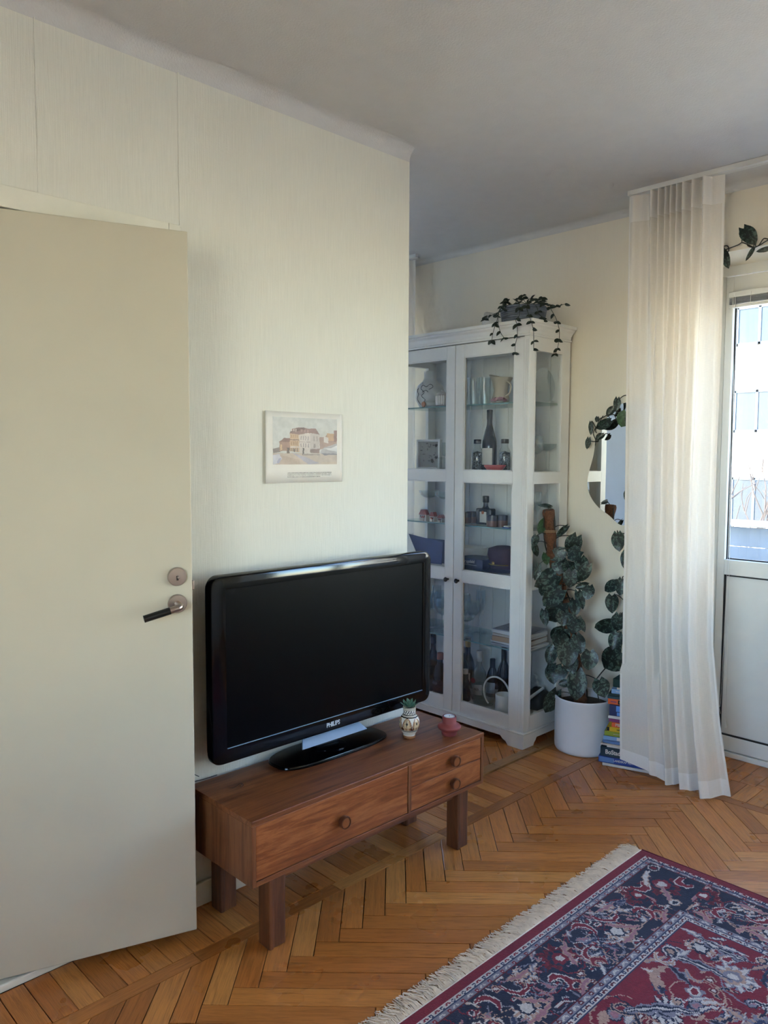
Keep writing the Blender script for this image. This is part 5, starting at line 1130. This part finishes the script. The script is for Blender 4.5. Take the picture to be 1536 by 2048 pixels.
# ------------------------------------------------------------------ stack of books on the floor
BD = Vector((.086, -.261, 0)).normalized(); BNv = Vector((-BD.y, BD.x, 0))       # along the spine, and inwards to the fore edge
if BNv.x < 0: BNv = -BNv
for nm, c in (('bk_white', '#d8d2ca'), ('bk_blue', '#22418f'), ('bk_petrol', '#15303d'), ('bk_cream', '#cdbfae'), ('bk_steel', '#5c7fb0'), ('bk_sky', '#7fa3c9'), ('bk_olive', '#8d9a2c'), ('bk_yellow', '#e0b81f'), ('bk_orange', '#d85f2c'), ('bk_purple', '#7d3a6d'), ('bk_navy', '#12204f'), ('bk_green', '#1c3631'), ('bk_teal', '#23434a'), ('bk_ink', '#101216'), ('bk_lightblue', '#5b8fd6')): plain(nm, c, .45, vary=.05)
stack = [(.013, 'bk_white', .012, .265, .185, 'white paperback at the very bottom of the floor book stack'), (.030, 'bk_blue', -.006, .285, .19, 'large blue landscape book low in the floor stack'), (.044, 'bk_petrol', .002, .23, .185, 'thick dark petrol book with bold white title'),
  (.008, 'bk_white', .03, .20, .16, 'thin white booklet on the thick petrol book'), (.009, 'bk_cream', .002, .22, .175, 'thin cream booklet sticking out to the left'), (.015, 'bk_steel', .010, .21, .165, 'slate blue paperback under the photo-spined book'), (.020, 'bk_sky', .014, .20, .165, 'light blue book with small photos on its spine'),
  (.022, 'bk_olive', .018, .20, .16, 'olive green book below the yellow one'), (.022, 'bk_yellow', .028, .19, .155, 'bright yellow book with black lettering'), (.022, 'bk_orange', .050, .165, .15, 'orange-red book with white initials on its spine'), (.015, 'bk_purple', .036, .18, .15, 'purple paperback in the middle of the floor stack'),
  (.014, 'bk_white', .033, .19, .155, 'white paperback above the purple one'), (.052, 'bk_navy', .038, .18, .15, 'thick navy book with light blue squares'), (.026, 'bk_orange', .030, .20, .16, 'orange book with black lettering on top of the thick navy one'), (.012, 'bk_teal', .028, .20, .16, 'thin dark teal book above the orange one'),
  (.011, 'bk_green', .032, .19, .155, 'thin dark green book in the upper floor stack'), (.021, 'bk_sky', .044, .18, .15, 'pale blue hardback near the top of the floor stack'), (.010, 'bk_cream', .068, .15, .14, 'small cream booklet second from the top of the floor stack'), (.038, 'bk_green', .050, .16, .14, 'dark green book on top of the floor stack')]
bz = .0012; rk = random.Random(3); S0 = Vector((3.166, -.294, 0))
for i, (h_, mt, off, Ln, dp, lab) in enumerate(stack):
    o_ = S0 + BD*(off-.002) + BNv*rk.uniform(0, .006); tw = math.radians(rk.uniform(-2.5, 2.5) if i > 2 else 0) + (math.radians(-9) if i == len(stack)-1 else 0)
    M = frame_M((o_.x, o_.y, bz), BD, BNv) if BD.cross(BNv).z > 0 else frame_M((o_.x, o_.y, bz), BD, BNv)
    zs = 1 if (M.to_3x3() @ Vector((0, 0, 1))).z > 0 else -1
    M = M @ Matrix.Rotation(tw*zs, 4, 'Z')
    bt = lambda x0, x1, y0, y1, z0, z1, b=0: xf(box(x0, x1, y0, y1, zs*z0, zs*z1, b), M)
    o = thing('book', lab, 'book', (o_.x, o_.y, bz), 'books stacked on the floor by the curtain')
    cv_ = .0022 if h_ > .012 else .0012
    co = obj('cover', [bt(0, Ln, 0, dp, 0, cv_, .0005), bt(0, Ln, 0, dp, h_-cv_, h_, .0005), bt(0, Ln, 0, cv_, 0, h_, .0005)], mt, o); obj('pages', [bt(.003, Ln-.003, cv_, dp-.004, cv_, h_-cv_)], 'paper', o)
    TM = lambda x, z: M @ Matrix.Translation((x, -.0004, zs*z)) @ Matrix((Vector((1, 0, 0)), Vector((0, 0, zs)), Vector((0, -zs, 0)))).transposed().to_4x4()
    if i == 1: text('title', 'LANDSKAP NUT', 'bk_white', .0135, TM(.112, .016), o, .0003, .9, .0003)
    if i == 1: [obj('spine_print', [q], 'bk_steel', co) for q in (bt(.004, .07, -.0006, .0004, .004, .026), bt(.215, .245, -.0006, .0004, .004, .026))]
    if i == 2: text('title', 'BoStad', 'bk_white', .028, TM(.056, .022), o, .0003, .86, .0009)
    if i == 6: [obj('spine_print', [q], 'bk_white', co) for q in (bt(.06, .075, -.0006, .0004, .003, .017), bt(.082, .105, -.0006, .0004, .003, .012))]
    if i == 7: [obj('spine_print', [q], 'bk_cream', co) for q in (bt(.095, .125, -.0006, .0004, .012, .016), bt(.04, .085, -.0006, .0004, .010, .012))]
    if i == 8: text('title', 'mellan a komm', 'bk_ink', .0105, TM(.068, .011), o, .0003, .72, .0002); obj('spine_print', [bt(.001, .012, -.0006, .0004, .002, .020)], 'bk_ink', co)
    if i == 9: text('title', 'PBL', 'bk_cream', .018, TM(.030, .011), o, .0003, 1.0, .0005)
    if i == 10: obj('spine_print', [bt(.05, .12, -.0006, .0004, .006, .0075)], 'bk_cream', co)
    if i == 12: [obj('spine_print', [q], 'bk_lightblue', co) for q in (bt(.030, .062, -.0006, .0004, .022, .048), bt(.034, .066, -.0006, .0004, .003, .019))]
    if i == 13: obj('spine_print', [bt(.045, .090, -.0006, .0004, .004, .022, .0002)], 'bk_ink', co); text('title', 'Game', 'bk_yellow', .014, TM(.068, .013) @ Matrix.Translation((0, 0, .0008)), o, .0003); obj('author_line', [bt(.012, .038, -.0006, .0004, .010, .015)], 'bk_purple', co)
    if i == 16: obj('spine_print', [bt(.02, .09, -.0006, .0004, .009, .012)], 'bk_white', co)
    bz += h_+.0004

# ------------------------------------------------------------------ curtains
sheer('curtain_sheer', '#f3ebdf', .80); sheer('curtain_double', '#f3eee7', .95)
plain('rail_white', '#dedcd6', .4)
def curtain(name, label, fx, s_range=(0, 1), t_range=(0, 1), nS=220, nT=70, mat='curtain_sheer', parent=None, off=0, pname='panel'):
    us = np.linspace(*s_range, nS); vs = np.linspace(*t_range, nT)
    me, U, V = grid_mesh(pname, us, vs, lambda U, V: fx(U, V, off), mat)
    ul = me.uv_layers.new(name='UVMap'); li = np.empty(len(me.loops), np.int32); me.loops.foreach_get('vertex_index', li)
    A, B_ = np.meshgrid(us, vs, indexing='ij'); ul.data.foreach_set('uv', np.stack([A.ravel()[li], B_.ravel()[li]], -1).astype(np.float32).ravel()); me.shade_smooth()
    return obj(pname, me, None, parent)
FOLD = np.array([0, .04, .09, .20, .265, .30, .36, .40, .46, .50, .555, .60, .67, .73, .80, .86, .93, 1.0])
FX = np.array([-.004, .006, .010, .020, .030, -.024, -.010, .026, -.030, -.004, .030, -.030, -.012, .026, -.034, -.022, .022, .012])
def smoothin(s, xs, ys):
    d = np.gradient(ys, xs)*0; i = np.clip(np.searchsorted(xs, s)-1, 0, len(xs)-2); t = (s-xs[i])/(xs[i+1]-xs[i]); t = t*t*(3-2*t); return ys[i]*(1-t)+ys[i+1]*t
TOPF = np.array([0, .05, .13, .20, .27, .31, .35, .385, .42, .45, .48, .51, .54, .575, .61, .66, .71, .77, .83, .89, .95, 1.0])
TOPX = np.array([0, -.008, .006, .020, -.022, .018, -.022, .020, -.020, .018, -.022, .020, -.020, .020, -.024, .020, -.024, .020, -.030, .006, .010, .014])
def main_curtain(S, T, off):       # T = 0 at the ceiling, 1 at the hem
    yl = np.interp(T, [0, .3, .7, .9, 1], [-.348, -.356, -.374, -.388, -.394]); yr = np.interp(T, [0, .25, .5, .75, .88, 1], [-.756, -.764, -.762, -.775, -.815, -.868])
    z = 2.552-T*2.545 + np.where(T > .93, (T-.93)/.07*np.interp(S, [0, .28, .36, .5, .62, .78, 1], [.050, .030, .016, -.004, .004, -.004, .012]), 0)
    S2_ = np.clip(S + .03*np.sin(S*7+T*2.2)*np.sin(PI*S)*T, 0, 1)
    y = yl+(yr-yl)*S2_
    k = np.clip((T-.05)/.5, 0, 1); k = k*k*(3-2*k)
    fold = smoothin(S2_, TOPF, TOPX)*(1-k) + smoothin(S2_, FOLD, FX)*1.25*k
    x = 3.205 + fold + .010*np.sin(T*4+S*9)*T + np.interp(T, [0, .6, 1], [0, -.005, -.020])*(1-S*.8) + off
    x = np.minimum(x, np.where((T > .82) & (S < .45), 3.165+.05*S, 9))
    return np.stack([x, y+off*.2, z], -1)
cur = thing('sheer_curtain', 'floor-length white sheer linen curtain beside the balcony door', 'curtain', (3.2, -.56, 0))
curtain('panel', '', main_curtain, (0, 1), (0, 1), 260, 90, 'curtain_sheer', cur, 0, 'panel')
curtain('hem', '', main_curtain, (0, 1), (.972, 1.0), 260, 6, 'curtain_double', cur, -.0025, 'bottom_hem')
curtain('hd', '', main_curtain, (0, 1), (0, .044), 260, 6, 'curtain_double', cur, -.0025, 'heading_band')
curtain('sh', '', main_curtain, (0, .018), (.044, .972), 4, 90, 'curtain_double', cur, -.0020, 'side_hem'); curtain('sh', '', main_curtain, (.978, 1.0), (.044, .972), 4, 90, 'curtain_double', cur, -.0020, 'side_hem')
rail = thing('curtain_rail', 'white ceiling track carrying the sheer curtain', 'curtain rail', (3.2, -2.0, 2.55))
obj('track', [box(3.190, 3.216, -3.6, -.352, 2.555, ZC, .001)], 'rail_white', rail); obj('end_stop', [box(3.188, 3.218, -.352, -.346, 2.553, ZC, .001)], 'rail_white', rail)
obj('second_track', [box(3.232, 3.246, -3.6, -.36, 2.560, ZC, .001)], 'rail_white', rail)
def alc_curtain(S, T, off): return np.stack([3.315+.022*np.sin(S*22)+off, 1.045+.40*S-.008*T*(1-S), 2.552-T*2.54], -1)
ac = thing('alcove_curtain', 'pale curtain hanging at the alcove window left of the cabinet', 'curtain', (3.31, 1.2, 0)); curtain('p', '', alc_curtain, (0, 1), (0, 1), 80, 12, 'curtain_sheer', ac, 0, 'panel')
ar = thing('alcove_rail', 'short white ceiling track in the alcove', 'curtain rail', (3.3, 1.9, 2.55)); obj('track', [box(3.300, 3.326, 1.03, 2.95, 2.555, ZC, .001)], 'rail_white', ar)

# ------------------------------------------------------------------ balcony door
XD = 3.70
plain('upvc', '#d9d8d2', .35, vary=.02)
bd = thing('door_2', 'white glazed balcony door at the right edge', None, (XD, -1.0, 0), kind='structure')
Y0, Y1 = -.555, -1.475
obj('frame_head', [box(XD+.005, XO, Y1, Y0, 2.255, 2.30, .002)], 'upvc', bd); obj('sill', [box(XD-.012, XO, Y1, Y0, 0, .024, .003)], 'upvc', bd)
for a, b in ((Y0, -.575), (-1.455, Y1)): obj('frame_jamb', [box(XD+.005, XO, a, b, .024, 2.255, .002)], 'upvc', bd)
lf = obj('door_leaf', [box(XD, XD+.055, -.612, -.577, .028, 2.250, .003), box(XD, XD+.055, -1.453, -1.405, .028, 2.250, .003), box(XD, XD+.055, -1.405, -.612, .028, .098, .003), box(XD, XD+.055, -1.405, -.612, .868, .940, .003), box(XD, XD+.055, -1.405, -.612, 2.120, 2.250, .003)], 'upvc', bd)
obj('lower_panel', [box(XD+.012, XD+.042, -1.398, -.619, .104, .862, .002)], 'upvc', lf)
obj('gasket', [box(XD+.004, XD+.020, -1.405, -.612, .0975, .1045), box(XD+.004, XD+.020, -1.405, -.612, .8615, .8685), box(XD+.004, XD+.020, -.6195, -.6115, .098, .868), box(XD+.004, XD+.02, -1.4055, -1.3975, .098, .868)], 'gasket', lf)
obj('glazing_gasket', [box(XD+.022, XD+.034, -1.405, -.612, .9395, .946), box(XD+.022, XD+.034, -.619, -.6115, .94, 2.12), box(XD+.022, XD+.034, -1.405, -.612, 2.114, 2.1205)], 'gasket', lf)
obj('door_pane', [box(XD+.026, XD+.030, -1.405, -.612, .94, 2.12)], 'pane_glass', lf)
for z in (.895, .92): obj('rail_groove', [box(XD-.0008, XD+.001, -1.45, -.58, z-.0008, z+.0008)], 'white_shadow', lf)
# blind drawn up at the top of the glass
plain('slat_grey', '#a8aab0', .35, metal=.3)
bl = thing('venetian_blind', 'raised venetian blind at the top of the balcony door glass', 'blind', (XD-.015, -1.0, 2.13))
obj('head_rail', [box(XD-.030, XD-.002, -1.40, -.600, 2.150, 2.176, .003)], 'upvc', bl)
for k in range(7): obj('slat', [box(XD-.028, XD-.004, -1.395, -.602, 2.120+k*.0042, 2.1218+k*.0042, .0005)], 'slat_grey', bl)
obj('bottom_rail', [box(XD-.028, XD-.004, -1.395, -.602, 2.103, 2.117, .002)], 'upvc', bl)
for yy in (-.632, -.70, -1.2): obj('lift_cord', [tube([(XD-.031, yy, 2.165), (XD-.031, yy, 2.105)], .0012, 5)], 'rail_white', bl)
cdm = obj('pull_cord', [tube([(XD-.030, -.622, 2.16), (XD-.010, -.632, 1.6), (XD-.004, -.637, .94), (XD-.012, -.646, .5), (XD-.012, -.650, .17)], .0011, 5, 5)], 'rail_white', bl); obj('cord_tassel', [lathe([(.003, .03), (.005, .02), (.0075, .002), (.006, 0), (0, 0)], (XD-.012, -.650, .142), 12)], 'rail_white', cdm, smooth=50)
obj('second_cord', [tube([(XD-.030, -.618, 2.16), (XD-.006, -.626, 1.4), (XD-.003, -.628, .94), (XD-.006, -.622, .30), (XD-.012, -.617, .24), (XD-.006, -.622, .2)], .0008, 5, 5)], 'rail_white', bl)
# the windows out of frame that light the room
def window(nm, y0, y1, z0, z1):
    w_ = thing(nm, 'white casement window', None, (XD, (y0+y1)/2, z0), kind='structure')
    obj('window_frame', [box(XD, XD+.06, y0, y0+.06, z0, z1), box(XD, XD+.06, y1-.06, y1, z0, z1), box(XD, XD+.06, y0+.06, y1-.06, z0, z0+.06), box(XD, XD+.06, y0+.06, y1-.06, z1-.06, z1), box(XD, XD+.06, (y0+y1)/2-.035, (y0+y1)/2+.035, z0+.06, z1-.06)], 'upvc', w_)
    for a, b in ((y0+.06, (y0+y1)/2-.035), ((y0+y1)/2+.035, y1-.06)): obj('pane', [box(XD+.03, XD+.034, a, b, z0+.06, z1-.06)], 'pane_glass', w_)
    obj('window_sill', [box(XM-.04, XD+.0, y0, y1, z0-.02, z0+.005, .003)], 'upvc', w_)
w3 = thing('window_3', 'white casement window', None, (XB-.06, -1.95, .75), kind='structure')
obj('window_frame', [box(XB-.09, XB-.03, -2.65, -2.59, .75, 2.28), box(XB-.09, XB-.03, -1.38, -1.32, .75, 2.28), box(XB-.09, XB-.03, -2.59, -1.38, .75, .81), box(XB-.09, XB-.03, -2.59, -1.38, 2.22, 2.28), box(XB-.09, XB-.03, -1.955, -1.895, .81, 2.22)], 'upvc', w3)
for a_, b_ in ((-2.59, -1.955), (-1.895, -1.38)): obj('pane', [box(XB-.062, XB-.058, a_, b_, .81, 2.22)], 'pane_glass', w3)
window('window_1', 1.25, 2.7, .8, 2.25); window('window_2', -3.4, -1.56, .78, 2.30)

# ------------------------------------------------------------------ balcony and the houses across the street
plain('concrete', '#b9b6ae', .9); plain('parapet_board', '#70777f', .6); plain('facade', '#d8d2c2', .85); plain('brick_brown', '#45332e', .9, vary=.25, vscale=6); plain('far_frame', '#2d3f50', .5); plain('far_glass', '#272e35', .25, spec=.2); plain('turquoise', '#2d5a55', .6); plain('bark', '#3a3029', .9); plain('asphalt', '#77767a', .95); plain('roof_tile', '#7d4a3a', .9)
bc = thing('balcony', 'open balcony with board parapet outside the glazed door', 'balcony', (4.3, -.5, 0))
obj('balcony_slab', [box(XO, 5.0, -3.6, 2.9, -.2, -.02)], 'concrete', bc)
for k in range(8): obj('parapet_board', [box(4.90, 4.925, -3.6, 2.9, .02+k*.122, .02+k*.122+.118, .003)], 'parapet_board', bc)
obj('handrail', [box(4.87, 4.96, -3.6, 2.9, 1.0, 1.035, .005)], 'concrete', bc)
for yy in (-3.5, -1.3, .9, 2.8): obj('post', [box(4.93, 4.97, yy-.02, yy+.02, -.02, 1.0, .002)], 'concrete', bc)
gr = struct('ground_outside', [box(-60, 60, -60, 60, -9.3, -9.2)], 'asphalt')
FXX = 22.0
hb = thing('apartment_house', 'pale apartment house across the street with brick bays between windows', 'building', (FXX, 5, -9.2))
obj('facade', [box(FXX, FXX+9, -22, 40, -9.2, 9.5)], 'facade', hb); obj('roof', [prism([(FXX-.4, 9.5), (FXX+9.4, 9.5), (FXX+4.5, 12)], -22.3, 40.3, 'xz')], 'roof_tile', hb)
for kz, (z0, z1) in enumerate(((4.45, 5.50), (2.10, 3.25), (-.42, .88), (-3.0, -1.7), (7.0, 8.2), (-5.6, -4.3))):
    for ky in range(-8, 9):
        yc = 6.05+ky*3.3
        wv = obj('window', [box(FXX-.05, FXX+.02, yc-.62, yc+.62, z0, z0+.07), box(FXX-.05, FXX+.02, yc-.62, yc+.62, z1-.07, z1), box(FXX-.05, FXX+.02, yc-.62, yc-.55, z0, z1), box(FXX-.05, FXX+.02, yc+.55, yc+.62, z0, z1), box(FXX-.05, FXX+.02, yc-.035, yc+.035, z0, z1)], 'far_frame', hb)
        obj('pane', [box(FXX-.02, FXX+.02, yc-.55, yc+.55, z0+.07, z1-.07)], 'far_glass', wv)
        obj('brick_bay', [box(FXX-.04, FXX+.02, yc+.64, yc+1.05, z0-.05, z1+.05)], 'brick_brown', hb)
        if kz == 0: obj('shutter', [box(FXX-.06, FXX+.0, yc-1.0, yc-.64, z0, z1)], 'turquoise', hb)
tr = thing('bare_tree', 'leafless tree in front of the apartment house', 'tree', (15.5, 4.2, -9.2))
rt = random.Random(8); tw_ = []
def branch(p, d, L, r, depth):
    q = p+d*L; tw_.append(tube([p, (p+q)/2+Vector((rt.uniform(-.05, .05), rt.uniform(-.08, .08), .03))*L, q], lambda t: r*(1-.35*t), 5))
    if depth == 0: return
    for k in range(3 if depth > 1 else 4):
        nd = (d+Vector((rt.uniform(-.6, .6), rt.uniform(-.75, .75), rt.uniform(-.15, .55)))).normalized(); branch(p+d*L*rt.uniform(.55, 1), nd, L*rt.uniform(.55, .75), r*.58, depth-1)
branch(Vector((15.5, 4.2, -9.2)), Vector((0, 0, 1)), 5.2, .16, 5)
obj('branches', tw_, 'bark', tr, kind='stuff')
